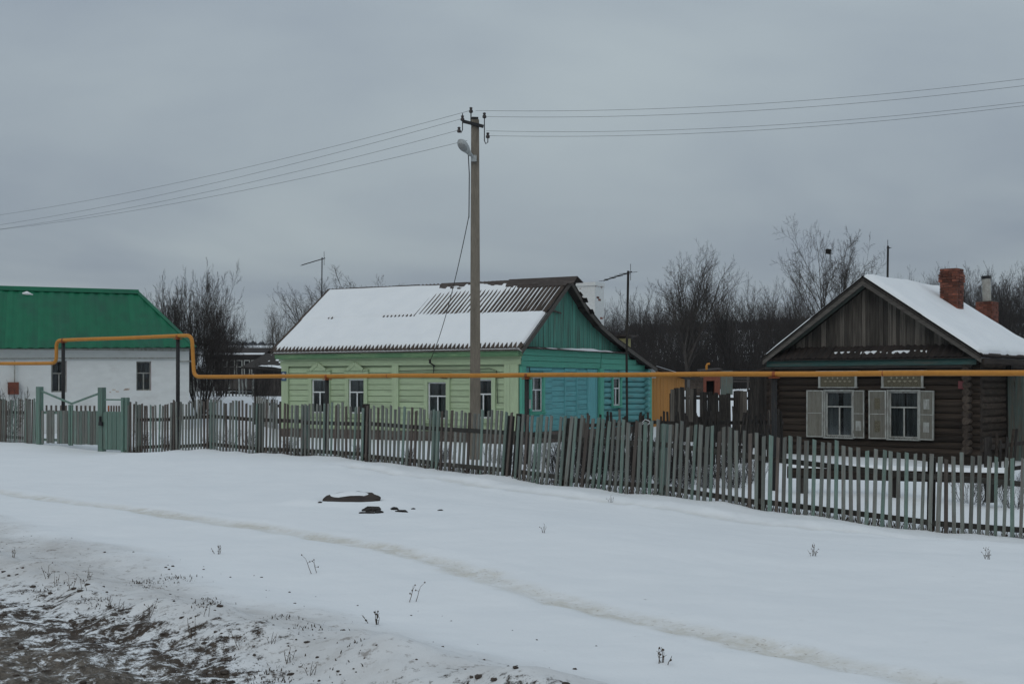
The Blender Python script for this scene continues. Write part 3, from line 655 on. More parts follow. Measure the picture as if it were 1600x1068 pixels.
def brown_house():
    ox, oy = 7.42, 36.0; th = R(-40); Wd = 5.5; D = 4.5
    g = thing('log_house', 'weathered brown log house with grey board gable, open shutters and snowy roof', 'house', (ox, oy, -.22), th)
    dz = .22                                      # local zero lies 0.22 below the datum
    wins = [(1.55, 2.33, .34+dz, 1.56+dz), (3.36, 4.16, .34+dz, 1.56+dz)]
    H = 2.22+dz
    obj('wall', wall_core(Wd, H, .1, wins), 'wood_brown', g, (0, .08, 0)); obj('wall', MB().box(0, .1, .18, D, 0, H).box(Wd-.1, Wd, .18, D, 0, H).box(.1, Wd-.1, D-.1, D, 0, H), 'wood_brown_y', g)
    obj('plinth', MB().box(-.1, Wd+.1, -.06, D, -.4, .16), 'wood_brown', g)
    z = .22; k = 0
    while z < H-.02:
        lo = .105
        segs = [(-.26 if k % 1 == 0 else 0, Wd+.26)]
        cut = [(a, b) for a, b, c, d in wins if c-.02 < z+.07 and z-.07 < d+.02]
        if cut: segs = [(-.26, cut[0][0]-.02), (cut[0][1]+.02, cut[1][0]-.02), (cut[1][1]+.02, Wd+.26)]
        for a, b in segs:
            r = U(.094, .106); obj('log', MB().tube([(a, .03, z), ((a+b)/2, .03+U(-.012, .012), z+U(-.012, .012)), (b, .03, z)], r, 10), 'wood_brown', g, smooth=False)
        for x in (.03, Wd-.03):
            r = U(.094, .106); obj('log', MB().tube([(x, -.27+U(-.03, .03), z+.09), (x, 2, z+.09+U(-.015, .015)), (x, D, z+.09)], r, 10), 'wood_brown_y' if x < 1 else 'log_end', g)
        z += .182; k += 1
    # boarded sleeve over the log ends of the far corner
    # windows with carved heads and shutters
    for n, (a, b, c, d) in enumerate(wins):
        w = b-a; h = d-c; cx = (a+b)/2
        wn = window(g, (cx, -.055, c), 0, w, h, 'white_worn', 'white_worn', cw=.05, transom=.66, cdepth=.05)
        hd = MB().box(-w/2-.14, w/2+.14, -.09, .02, h+.12, h+.47); hb = obj('carved_head', hd, 'carved_ground', wn)
        obj('head_frame', MB().box(-w/2-.17, -w/2-.11, -.115, -.088, h+.11, h+.52).box(w/2+.11, w/2+.17, -.115, -.088, h+.11, h+.52).box(-w/2-.22, w/2+.22, -.17, .02, h+.52, h+.56).box(-w/2-.10, w/2+.10, -.11, -.088, h+.44, h+.47).box(-w/2-.18, w/2+.18, -.12, .02, h+.092, h+.118), 'white_worn', wn)
        m = MB()
        for i in range(6):
            x = -w/2+.04+i*(w-.08)/5; m.prism_xz([(x-.055, h+.27), (x, h+.245), (x+.055, h+.27), (x, h+.295)], -.105, -.088)
        for i in range(5):
            x = -w/2+.10+i*(w-.20)/4; m.prism_xz([(x-.03, h+.36), (x, h+.33), (x+.03, h+.36), (x, h+.39)], -.10, -.088)
        obj('carving', m, 'ornament', hb)
        for s in (-1, 1):
            sw = .45 if s < 0 else (.36 if n == 0 else .42); angd = (20 if s < 0 else -10)+U(-3, 3)
            S = obj('shutter', MB().box(0 if s > 0 else -sw, sw if s > 0 else 0, -.012, .012, 0, h+.06), 'shutter_grey', g, (cx+s*(w/2+.05), -.12, c-.03), (0, R(U(-.6, .6)), R(angd)))
            x0, x1 = (.0, sw) if s > 0 else (-sw, 0); fr = MB(); e = .032
            fr.box(x0, x0+e, -.028, .016, 0, h+.06); fr.box(x1-e, x1, -.028, .016, 0, h+.06); fr.box(x0+e, x1-e, -.026, .014, 0, e); fr.box(x0+e, x1-e, -.026, .014, h+.06-e, h+.06); fr.box(x0+e, x1-e, -.020, .013, h*.53, h*.53+.02)
            obj('shutter_frame', fr, 'white_worn', S)
            for zz in (.27, .76):
                if (n == 1 and s > 0) or (n == 0 and s > 0 and zz < .5): piece('shutter_panel', 'white_worn', S, ((x0+x1)/2, -.018, h*zz), (.17, .014, .26))
                elif s < 0 and n == 1: piece('shutter_panel', 'carved_ground', S, ((x0+x1)/2, -.017, h*zz), (.14, .012, .30))
    piece('number_plate', 'plate_red', g, (5.32, -.10, 1.73+dz), (.20, .02, .20), (0, R(3), 0))
    # pent roof below the gable
    apex = (Wd/2+.08, 4.52+dz); el = 2.42+dz; XL, XR = -.12, Wd+.46
    pent = obj('pent_roof', MB().slab((-.10, -.47, 2.42+dz), (Wd+.25, -.47, 2.42+dz), (Wd+.05, .02, 2.76+dz), (-.05, .02, 2.76+dz), .03), 'wood_black', g)
    sm = sheet_mesh('pent_sheet', Wd/6*.985, .60, 5, .018, .01, 6); pa = math.atan2(.34, .49)
    for i in range(6): put('pent_sheet', sm, 'slate_dark', pent, (Wd/6*i+.02, -.49, 2.445+dz+U(0, .01)), (pa, 0, 0))
    ps = grid_mb(np.arange(0, 2.6, .03), np.linspace(0, .16, 8), lambda X, Y: .055*np.sin(np.pi*Y/.16)*np.clip(5*(fbm(X*2.2, 2+Y*5, 12, 3)-.33), -.5, 1)-.012)
    tag(obj('pent_snow', ps, 'snow', pent, (1.9, -.33, 2.545+dz), (pa, 0, 0), smooth=True), 'snow patches on the pent roof', None, kind='stuff')
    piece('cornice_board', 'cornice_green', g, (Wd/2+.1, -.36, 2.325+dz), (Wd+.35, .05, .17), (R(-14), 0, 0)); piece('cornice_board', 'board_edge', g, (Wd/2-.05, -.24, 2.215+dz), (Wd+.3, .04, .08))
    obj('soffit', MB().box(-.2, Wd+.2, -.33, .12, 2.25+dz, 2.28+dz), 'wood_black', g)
    # gable boards
    def gzz(x): return apex[1]-(apex[0]-x)*(apex[1]-el-.02)/(apex[0]-XL) if x < apex[0] else apex[1]-(x-apex[0])*(apex[1]-el)/(XR-apex[0])
    x = .52
    while x < Wd-.42:
        w = U(.10, .165); x1 = min(x+w, Wd-.4)
        obj('gable_board', MB().prism_xz([(x+.004, 2.76+dz+U(-.02, .015)), (x1-.004, 2.76+dz+U(-.02, .015))]+([(x1-.004, gzz(x1)-.12), (apex[0], gzz(apex[0])-.12), (x+.004, gzz(x)-.12)] if x < apex[0] < x1 else [(x1-.004, gzz(x1)-.12), (x+.004, gzz(x)-.12)]), -.035+U(-.01, .01), 0), 'wood_grey', g); x = x1
    obj('gable_wall', MB().prism_xz([(.3, 2.7+dz), (Wd-.3, 2.7+dz), (apex[0], apex[1]-.25)], .005, .06), 'wood_black', g)
    obj('attic_floor', MB().box(.1, Wd-.1, .1, D-.1, H-.05, H), 'wood_black', g)
    # roof
    yF, yB = -.50, D+.15; xl, xr = XL, XR; zl = gzz(xr); zll = gzz(xl)
    rf = obj('roof', MB().slab((xl, yF, zll), (apex[0], yF, apex[1]), (apex[0], yB, apex[1]), (xl, yB, zll), -.05).slab((apex[0], yF, apex[1]), (xr, yF, zl), (xr, yB, zl), (apex[0], yB, apex[1]), -.05), 'slate_dark', g)
    obj('gable_wall', MB().prism_xz([(.1, H), (Wd-.1, H), (Wd-.1, 2.5+dz), (apex[0], apex[1]-.15), (.1, 2.5+dz)], D-.1, D), 'wood_black', g)
    sl_len = math.hypot(xr-apex[0], apex[1]-zl); an = math.atan2(apex[1]-zl, xr-apex[0])
    sm = sheet_mesh('roof_sheet', (yB-yF)/5, sl_len/2+.08, 7, .022); sl2 = math.hypot(apex[0]-xl, apex[1]-zll); an2 = math.atan2(apex[1]-zll, apex[0]-xl); sm2 = sheet_mesh('roof_sheet', (yB-yF)/5, sl2/2+.06, 7, .022)
    for row in range(2):
        for i in range(5):
            # sheets run down the slope; x of the sheet along the ridge
            s = row*(sl_len/2)
            put('roof_sheet', sm, 'slate_dark', rf, (xr+.03-s*math.cos(an), yF-.02+(yB-yF)/5*i, zl+s*math.sin(an)+.03+.015*row), Matrix(((0, -math.cos(an), math.sin(an)), (1, 0, 0), (0, math.sin(an), math.cos(an)))).to_euler())
            s2 = row*sl2/2; put('roof_sheet', sm2, 'slate_dark', rf, (xl-.03+s2*math.cos(an2), yF-.02+(yB-yF)/5*(i+1), zll+s2*math.sin(an2)+.03+.015*row), Matrix(((0, math.cos(an2), -math.sin(an2)), (-1, 0, 0), (0, math.sin(an2), math.cos(an2)))).to_euler())
    def snowf(X, Y):
        lump = fbm(X*.8, Y*.8, 44, 3)
        e = np.minimum.reduce([X/.22, (yB-yF-X)/.22, (Y-.06-.10*vnoise(X*3, 1.0, 5))/.18, (sl_len+.02-Y)/.10+.6])
        return .025+(.10+.10*(lump-.45))*np.sqrt(np.clip(e, 0, 1))-.10*(e < 0)
    for side in (0, 1):
        if side: sl_len = sl2
        sn = grid_mb(np.arange(0, yB-yF+.02, .05), np.arange(0, sl_len+.04, .05), snowf)
        if side == 0: o = obj('roof_snow', sn, 'snow', rf, (xr+.03, yF, zl+.03), Matrix(((0, -math.cos(an), math.sin(an)), (1, 0, 0), (0, math.sin(an), math.cos(an)))).to_euler(), smooth=True)
        else: o = obj('roof_snow', sn, 'snow', rf, (xl-.03, yB, zll+.03), Matrix(((0, math.cos(an2), -math.sin(an2)), (-1, 0, 0), (0, math.sin(an2), math.cos(an2)))).to_euler(), smooth=True)
        tag(o, 'snow blanket on the roof slope', None, kind='stuff')
    for (p, q) in (((xl, zll), apex), ((xr, zl), apex)):
        obj('barge_board', MB().slab((p[0], yF-.005, p[1]-.01), (q[0], yF-.005, q[1]-.01), (q[0], yF-.005, q[1]-.16), (p[0], yF-.005, p[1]-.14), .035 if p[0] < 1 else -.035), 'board_edge', g)
        obj('barge_board', MB().slab((p[0], yF-.03, p[1]+.035), (q[0], yF-.03, q[1]+.035), (q[0], yF-.03, q[1]-.03), (p[0], yF-.03, p[1]-.03), .022 if p[0] < 1 else -.022), 'wood_black', g)
        for k in range(3):          # soffit boards, seen from below
            f0 = k*.16
            obj('soffit_board', MB().slab((p[0], yF+.03+f0, p[1]-.065), (q[0], yF+.03+f0, q[1]-.065), (q[0], yF+.175+f0, q[1]-.065), (p[0], yF+.175+f0, p[1]-.065), .02 if p[0] > 1 else -.02), 'wood_greenish', g)
    obj('barge_board', MB().slab((xr+.02, yF, zl-.02), (xr+.02, yB, zl-.02), (xr+.02, yB, zl-.16), (xr+.02, yF, zl-.16), .04), 'wood_brown_y', g)
    brick_stack(g, (3.88, 2.95, 0), .50, 3.6+dz, 4.98+dz)
    # rear annex with its own stack and pipe
    obj('annex_wall', MB().box(.6, 4.9, D+.3, 11.3, 0, 2.0+dz), 'wood_brown', g)
    ar = obj('annex_roof', MB().slab((.2, D+.2, 2.0+dz), (2.75, D+.2, 3.35+dz), (2.75, 11.5, 3.35+dz), (.2, 11.5, 2.0+dz), -.08).slab((2.75, D+.2, 3.35+dz), (5.3, D+.2, 2.0+dz), (5.3, 11.5, 2.0+dz), (2.75, 11.5, 3.35+dz), -.08), 'snow', g)
    c2 = brick_stack(g, (2.45, 9.7, 0), .56, 3.0+dz, 4.48+dz, flare=False)
    obj('flue_pipe', MB().tube([(0, 0, 4.45+dz), (-.03, 0, 5.25+dz)], .135, 14), 'asbestos', c2); obj('flue_rim', MB().tube([(-.03, 0, 5.20+dz), (-.035, 0, 5.30+dz)], .145, 14), 'black_metal', c2)
    # boarded porch on the far side
    for k in range(5): piece('porch_board', 'wood_black', g, (-.95+.15*k, .35, 1.2), (.14, .03, 2.4+U(-.05, .05)))
    obj('porch_roof', MB().slab((-1.2, .2, 2.3), (0, .2, 2.55), (0, 2.0, 2.55), (-1.2, 2.0, 2.3), .05), 'slate_dark', g); piece('porch_post', 'wood_black', g, (-.20, .1, 1.1), (.12, .12, 2.3))
    return g
brown_house()
# board gate standing against the log house's side
def plank_gate():
    th = R(-40); g = thing('plank_gate', 'tall grey green board gate beside the log house', 'gate', (13.25, 34.2, -.3), th)
    for k in range(22):
        piece('plank', 'wood_greenish', g, (.09+.185*k, U(-.01, .01), 1.2), (.17, .03, 2.35+U(-.06, .06)), (0, R(U(-.7, .7)), 0))
    for z in (.5, 2.0): obj('rail', MB().box(0, 4.1, .03, .09, z, z+.1), 'wood_black', g)
    for x in (.0, 2.0, 4.1): piece('post', 'wood_black', g, (x, .12, 1.25), (.14, .14, 2.6))
plank_gate()

# ------------------------------------------------------------------ the white house
def white_house():
    th = R(20); ox, oy = -11.2, 44.4
    g = thing('white_house', 'whitewashed house with bright green metal hip roof', 'house', (ox, oy, .05), th)
    L = 10; Dp = 6.2; zb = .05
    # local x runs to the right along the front wall and away from the road
    def ux(px):
        k = (px-800)/2000; return (k*oy-ox)/(math.cos(th)-k*math.sin(th))
    wn = [(ux(80), ux(104)), (ux(213), ux(236))]
    W_ = [(wn[0][0], wn[0][1], 1.45, 2.50), (wn[1][0], wn[1][1], 1.50, 2.50)]
    obj('wall', wall_core(L, 3.02, .35, [(a+L, b+L, c, d) for a, b, c, d in W_]), 'plaster', g, (-L, 0, 0))
    obj('side_wall', MB().box(-.3, -.002, .352, Dp, 0, 3.0).box(-L, -.302, Dp-.3, Dp, 0, 3.0).box(-L, -L+.3, .352, Dp-.302, 0, 3.0), 'plaster', g)
    for a, b, c, d in W_:
        window(g, ((a+b)/2, .0, c), 0, b-a, d-c, None, 'white_worn', recess=.14, sill=False, transom=.6)
        obj('window_reveal', MB().box(b+.001, b+.004, -.006, .30, c, d).box(b-.004, b-.001, -.002, .13, c, d), 'plaster_pink', g)
    ov = .35; ze = 2.98; zr = 5.05
    A = (-L, -ov, ze-.16); B = (ov*.4, -ov, ze); Cc = (-1.55, Dp/2, zr); E = (-L, Dp/2, zr+.05)
    F_ = (ov*.4, Dp+ov, ze); G_ = (-L, Dp+ov, ze-.16)
    mb = MB().slab(A, B, Cc, E, .04).slab(B, F_, Cc, Cc, .0001) if False else MB()
    mb.poly([A, B, Cc, E, F_, G_], [(0, 1, 2, 3), (1, 4, 2), (4, 5, 3, 2), (0, 5, 4, 1)])
    rf = obj('roof', mb, 'green_metal', g)
    # profiled sheets of the front slope, cut along the hip
    n = 10; w = (B[0]+L)/n
    def on(x, t):       # point on the front slope
        y = -ov+(Dp/2+ov)*t; z = (A[2]+(B[2]-A[2])*(x+L)/(B[0]+L))*(1-t)+(zr+.05*(1-(x+L)/(L-1.55)))*t
        return y, z
    for i in range(n):
        s = MB(); m = 12; o = 0
        for j in range(m+1):
            x = -L+w*i+w*j/m; tm = 1.0 if x <= Cc[0] else max(0.0, (B[0]-x)/(B[0]-Cc[0]))
            lift = .022+(.022 if j % 4 in (1, 2) else 0)+.004*(i % 2)
            for t in (0, tm):
                y, z = on(x, t); s.v.append((x, y-lift*.5-(.03 if t == 0 else 0), z+lift-(.02 if t == 0 else 0)))
        for j in range(m): s.f.append((2*j, 2*j+2, 2*j+3, 2*j+1))
        obj('roof_sheet', s, 'green_metal', rf)
    obj('ridge_cap', MB().prism_yz([(Dp/2-.22, zr-.05), (Dp/2, zr+.12), (Dp/2+.22, zr-.05), (Dp/2, zr+.09)], -L, -1.5), 'green_metal', rf, rot=(0, R(.25), 0))
    obj('hip_cap', MB().bar((B[0], B[1], B[2]+.03), (Cc[0], Cc[1], Cc[2]+.06), .16, .04), 'green_metal', rf)
    s = MB(); s.tube([(-5.45, Dp/2-.35, zr-.14), (-5.30, Dp/2-.36, zr-.13), (-5.10, Dp/2-.42, zr-.18)], [.03, .08, .02], 6); tag(obj('roof_snow', s, 'snow', rf, smooth=True), 'small leftover of snow below the ridge', None, kind='stuff')
    obj('eave_board', MB().box(-L, .0, -.10, .002, 2.86, 2.96), 'white_worn', g)
    obj('gas_line', MB().tube([(-7.6, -.10, 2.33), (-7.0, -.08, 2.55), (-3, -.08, 2.60), (-.45, -.08, 2.62), (-.3, -.08, 2.50), (.15, -.08, 2.52)], .024, 5), 'white_worn', g)
    xb = ux(21); bx = obj('meter_cabinet', MB().box(xb-.17, xb+.17, -.22, -.01, 1.38, 1.78), 'shed_red', g)
    obj('riser', MB().tube([(xb+.04, -.12, 1.78), (xb+.04, -.10, 2.5)], .022, 5), 'white_worn', bx)
    m = MB()
    for k in range(22):
        x = ux(170+U(0, 42)); piece('bare_brick', 'peeling', g, (x, .0, 1.42+(x+3.2)*.08+U(-.05, .06)), (U(.05, .14), .010, .035)) if k < 9 else None
white_house()

# ------------------------------------------------------------------ fences and gates
def fence(name, label, pts, hfun, pitch, leanfun, mats, posts, rails, pw=.058, group=None, rail_mat='rail', post_mat='gate_green', hvar=.032, cat='fence', gapp=0.008, jit=1.4, ground=True):
    o = thing(name, label, cat, (pts[0][0], pts[0][1], gz(pts[0][0], pts[0][1])), 0, group)
    O = o.location.copy()
    P = [np.array(p[:2], float) for p in pts]; d = [0]
    for a, b in zip(P[:-1], P[1:]): d.append(d[-1]+float(np.hypot(*(b-a))))
    T = d[-1]
    def along(s):
        s = max(0, min(T, s))
        for i in range(len(d)-1):
            if s <= d[i+1]+1e-9:
                t = (s-d[i])/(d[i+1]-d[i]); p = P[i]*(1-t)+P[i+1]*t; v = (P[i+1]-P[i])/(d[i+1]-d[i]); return p, v
        return P[-1], (P[-1]-P[-2])/(d[-1]-d[-2])
    n = int(T/pitch); ss = np.array([pitch*(i+.5) for i in range(n)])
    pp = [along(s) for s in ss]
    zz = surf(np.array([p[0][0] for p in pp]), np.array([p[0][1] for p in pp]))[0]
    for i, s in enumerate(ss):
        if random.random() < gapp: continue
        p, v = pp[i]; h = hfun(s/T)+U(-hvar, hvar); mt = random.choices([m for m, _ in mats], [w for _, w in mats])[0]
        w = pw*U(.86, 1.12); ang = math.atan2(v[1], v[0]); nx, ny = v[1], -v[0]
        hr = round(h*20)/20; wr = round(w, 3); k = ('picket', mt, hr, round(wr*100)/100, i % 3)
        if k not in _pc:
            w2 = max(.03, round(wr*100)/100)/2+.001; tl = (U(-.02, .02))
            mb = MB().box(-w2, w2, -.011, .011, -.06, hr); mb.v[4] = (-w2, -.011, hr-tl); mb.v[7] = (-w2, .011, hr-tl); mb.v[0] = (-w2*.96, -.011, -.06)
            _pc[k] = mb.mesh('picket')
        lean = leanfun(s/T)+U(-jit, jit)
        put('picket', _pc[k], mt, o, (p[0]+nx*.045-O.x, p[1]+ny*.045-O.y, zz[i]-O.z+U(.0, .04)), (R(U(-1, 1)), R(lean), ang))
    for a, b in zip(posts[:-1], posts[1:]):
        pa, _ = along(a*T); pb, _ = along(b*T)
        for r in rails:
            za, zb_ = gz(*pa)+r*hfun(a)-O.z, gz(*pb)+r*hfun(b)-O.z
            obj('rail', MB().bar((pa[0]-O.x, pa[1]-O.y, za+U(-.02, .02)), (pb[0]-O.x, pb[1]-O.y, zb_+U(-.02, .02)), .05, .085), rail_mat, o)
    for k, a in enumerate(posts):
        p, v = along(a*T); hh = hfun(a)*U(.96, 1.04); ln = leanfun(a)
        piece('post', post_mat[k % len(post_mat)] if isinstance(post_mat, list) else post_mat, o, (p[0]-O.x-v[1]*.0+.09*v[1]*-1, p[1]-O.y+.09*v[0], gz(*p)-O.z+hh/2-.12+ln*.0), (.12, .12, round(hh+.24, 1)), (0, R(ln), math.atan2(v[1], v[0])))
    return o
def lerp(pts):
    def f(t):
        for (a, b), (c, d) in zip(pts[:-1], pts[1:]):
            if a <= t <= c: return b+(d-b)*(t-a)/(c-a)
        return pts[-1][1]
    return f
MIX = [('picket', 5), ('picket_teal', 1.5), ('picket_brown', 1.6)]
F = FENCE
fence('picket_fence', 'grey green picket fence ending at the double gate, in front of the white house', [(-16.6, 39.0), F[0], F[1]], lambda t: 1.22, .115, lerp([(0, 0), (1, 2)]), [('picket', 4), ('picket_brown', 2), ('picket_teal', 1)], [0, .45, .78], [.12, .72], group='picket fences along the lane', post_mat='picket')
fence('picket_fence', 'long even grey green picket fence before the pale green house front', F[3:8]+[(.0, 25.0)], lerp([(0, 1.27), (.2, 1.19), (.5, 1.16), (.85, 1.2), (1, 1.24)]), .128, lerp([(0, .5), (.7, 1.5), (.9, 3.5), (1, 6)]), MIX, [0.03, .14, .26, .40, .52, .67, .83, .985], [.10, .68], group='picket fences along the lane', post_mat=['picket_teal', 'wood_black', 'picket_teal', 'rail'])
def _len(P): return sum(math.hypot(b[0]-a[0], b[1]-a[1]) for a, b in zip(P[:-1], P[1:]))
KF = _len([(.05, 24.95)]+F[8:14])/_len([(.05, 24.95)]+F[8:])
fence('picket_fence', 'taller leaning picket fence with thick dark posts before the brown log house', [(.05, 24.95)]+F[8:], lerp([(0, 1.22), (.1*KF, 1.30), (.3*KF, 1.28), (.6*KF, 1.21), (1, 1.18)]), .122, lerp([(0, 6), (.12*KF, 6.5), (.3*KF, 2.5), (.45*KF, 1), (1, .4)]), [('picket', 5), ('picket_teal', 2.6), ('picket_brown', .6)], [k*KF for k in (0.0, .12, .305, .47, .72, .88, 1.0)]+[.74, .86, 1.0], [.11, .70], group='picket fences along the lane', post_mat=['wood_black', 'rail', 'picket_teal', 'wood_black', 'wood_black'], pw=.060)
def gates():
    a = np.array((at(62, 36.0), 36.0)); b = np.array((at(160, 34.7), 34.7)); c = np.array((at(199, 34.1), 34.1))
    v = b-a; L = float(np.hypot(*v)); ang = math.atan2(v[1], v[0])
    z0 = gz(*a)
    g = thing('double_gate', 'green double gate of narrow boards under a sagging metal bar', 'gate', (a[0], a[1], z0), ang)
    for x, w, h in ((0, .15, 1.62), (L-.02, .17, 1.60)): piece('gate_post', 'gate_green', g, (x, 0, h/2-.1), (w, .14, h+.2))
    m = L*.52
    obj('top_bar', MB().bar((.06, 0, 1.50), (m, 0, 1.15), .035, .05).bar((m, 0, 1.15), (L-.08, 0, 1.45), .035, .05), 'gate_green', g)
    for (x0, x1) in ((.10, m-.02), (m+.02, L-.12)):
        lf = obj('gate_leaf', MB().box(x0, x1, -.01, .05, .86, .93).box(x0, x1, -.01, .05, .10, .17).box(x0 if x0 > 1 else x1-.06, x0+.06 if x0 > 1 else x1, -.05, -.012, .0, 1.12), 'gate_green', g)
        n = int((x1-x0)/.105)
        for i in range(n):
            if random.random() < .04: continue
            piece('board', random.choice(['picket', 'picket', 'picket', 'picket_teal']), lf, (x0+(i+.5)*(x1-x0)/n, -.026, .50+U(-.01, .01)), (.092, .022, .92), (0, R(U(-.6, .6)), 0))
        for i in range(6): piece('board_stub', 'picket_brown', lf, (x0+.1+(x1-x0-.2)*i/5, .07, 1.0), (.06, .02, .20))
    w = c-b; Lw = float(np.hypot(*w)); g2 = thing('wicket_gate', 'small solid green wicket gate with open frame above', 'gate', (b[0], b[1], gz(*b)), math.atan2(w[1], w[0]))
    obj('leaf', MB().box(.12, Lw-.18, -.02, .02, .05, 1.08), 'gate_green', g2)
    for i in range(4): piece('leaf_board', 'gate_green', g2, (.17+i*(Lw-.40)/3.4, -.03, .56), ((Lw-.34)/4.2, .018, 1.0))
    obj('top_frame', MB().box(.12, Lw-.1, -.02, .02, 1.38, 1.42), 'gate_green', g2)
    for x in (Lw-.17, Lw+.0): piece('post', 'gate_green', g2, (x, 0, .68), (.085, .09, 1.56))
    piece('latch', 'black_metal', g2, (.06, -.10, .75), (.14, .05, .10)); piece('latch', 'black_metal', g2, (.03, -.09, .84), (.05, .06, .22))
    for i in range(5): piece('board_stub', 'rust_red' if i < 1 else 'picket_brown', g2, (.2+i*.11, .05, 1.16), (.05, .02, .16))
gates()
# old dark fences behind the lane fence
fence('old_fence', 'blackened crooked board fence between the orange shed and the log house', [(4.9, 39.5), (6.3, 38.6), (7.5, 38.0)], lambda t: 1.55+.06*math.sin(9*t), .125, lambda t: 0, [('wood_black', 3), ('wood_grey', 1)], [0, .35, .7, 1], [.2, .86], pw=.13, group='old unpainted fences in the yards', post_mat='wood_black', rail_mat='wood_black', hvar=.06, gapp=.03, jit=1.2)
fence('old_fence', 'ragged low dark stake fence running from the turquoise wall to the log porch', [(1.6, 30.5), (4.3, 30.6), (5.9, 31.6), (6.9, 32.6)], lerp([(0, .92), (.4, 1.12), (.6, 1.2), (1, 1.15)]), .085, lambda t: 3*math.sin(12*t), [('wood_black', 4), ('wood_grey', .6)], [0, .25, .5, .75, 1], [.35, .85], pw=.05, group='old unpainted fences in the yards', post_mat='wood_black', rail_mat='wood_black', hvar=.16, gapp=.10, jit=6)
fence('old_fence', 'dark leaning stakes by the plank gate at the log house corner', [(10.3, 27.5), (11.6, 28.2), (13.2, 28.2)], lambda t: 1.1, .13, lambda t: 4*math.sin(8*t), [('wood_black', 3), ('wood_brown', 1)], [0, .5, 1], [.3, .8], pw=.06, group='old unpainted fences in the yards', post_mat='wood_black', rail_mat='wood_black', hvar=.14, gapp=.12, jit=5)
fence('yard_fence', 'pale worn picket fence in front of the dark barn beyond the trees', [(at(290, 57), 57), (at(350, 58), 58), (at(400, 58.5), 58.5)], lambda t: .95+.25*(.42 < t < .62), .15, lambda t: 0, [('white_worn', 3), ('wood_grey', 1)], [0, .5, 1], [.25, .8], pw=.075, group='old unpainted fences in the yards', post_mat='wood_black', rail_mat='wood_black', hvar=.08, gapp=.18, jit=2)
fence('yard_fence', 'short white topped picket fence beside the pale green house corner', [(at(398, 46), 46), (at(437, 45), 45)], lambda t: 1.0, .12, lambda t: 0, [('wood_grey', 2), ('white_worn', 2)], [0, 1], [.25, .8], pw=.06, group='old unpainted fences in the yards', post_mat='wood_black', rail_mat='wood_black', jit=2)

# ------------------------------------------------------------------ gas pipe
PA = Vector((-8.33, 34.0)); PB = Vector((9.0, 22.5))
def pl(t): q = PA+(PB-PA)*t; return q
def arc_path(pts, r=.20, n=6):
    P = [Vector(p) for p in pts]; out = [P[0]]
    for i in range(1, len(P)-1):
        a = (P[i-1]-P[i]).normalized(); b = (P[i+1]-P[i]).normalized(); s = P[i]+a*r; e = P[i]+b*r
        for k in range(n+1):
            t = k/n; out.append(s*(1-t)**2+P[i]*2*t*(1-t)+e*t*t)
    out.append(P[-1]); return out
def gas_pipe():
    zl, zm, zr = 2.37, 3.03, 1.93
    q = [pl(-.62), pl(-.285), pl(-.285), pl(-.012), pl(-.008), pl(2.0)]
    pts = [(q[0].x, q[0].y, zl+.03), (q[1].x, q[1].y, zl), (q[2].x, q[2].y, zm), (q[3].x, q[3].y, zm+.02), (q[4].x, q[4].y, zr+.02), (q[5].x, q[5].y, zr-.01)]
    path = arc_path(pts)
    # long straight runs get points so that the pipe can sag a little between the supports
    fine = []
    for a, b in zip(path[:-1], path[1:]):
        n = max(1, int((b-a).length/.6))
        for k in range(n):
            p = a+(b-a)*k/n; p.z += .004*math.sin(p.x*1.9); fine.append(p)
    fine.append(path[-1])
    o = obj('gas_pipe', MB().tube(fine, .052, 12), 'pipe_yellow', smooth=True)
    tag(o, 'yellow overhead gas pipe running along the lane and stepping up over the gate', 'pipe')
    for t in (-.20, -.10, .09, .31, .40, .61, .69, .88, 1.02):
        p = pl(t); z_ = zm+.006 if t < 0 else zr+.02-.03*(t+.008)/2.0; d_ = (PB-PA).normalized()
        obj('weld', MB().tube([(p.x-d_.x*.012, p.y-d_.y*.012, z_), (p.x, p.y, z_), (p.x+d_.x*.012, p.y+d_.y*.012, z_)], [.052, .0565, .052], 12, cap=False), 'rust_red' if t in (.31, .88) else 'pipe_yellow', o)
    for i, (t, z, lab) in enumerate(((-.27, zm, 'tall black pipe support before the first white house window'), (-.038, zm, 'tall black pipe support at the white house corner, below the pipe bend'), (.218, zr, 'black pipe support in front of the pale green window'), (.4995, zr, 'black pipe support by the turquoise corner of the green house'), (.777, zr, 'dark pipe support beside the log house porch'))):
        p = pl(t); zg = gz(p.x, p.y); s = thing('pipe_support', lab, 'pipe support', (p.x, p.y, zg), math.atan2(PB.y-PA.y, PB.x-PA.x), 'pipe supports')
        obj('post', MB().tube([(0, 0, -.2), (0, 0, z-zg-.075)], .052, 10), 'black_metal', s, smooth=True)
        obj('saddle', MB().box(-.09, .09, -.07, .07, z-zg-.075, z-zg-.052), 'rust_red', s)
        obj('clamp', MB().tube([(-.03, 0, z-zg), (.03, 0, z-zg)], .062, 12), 'rust_red', s)
gas_pipe()

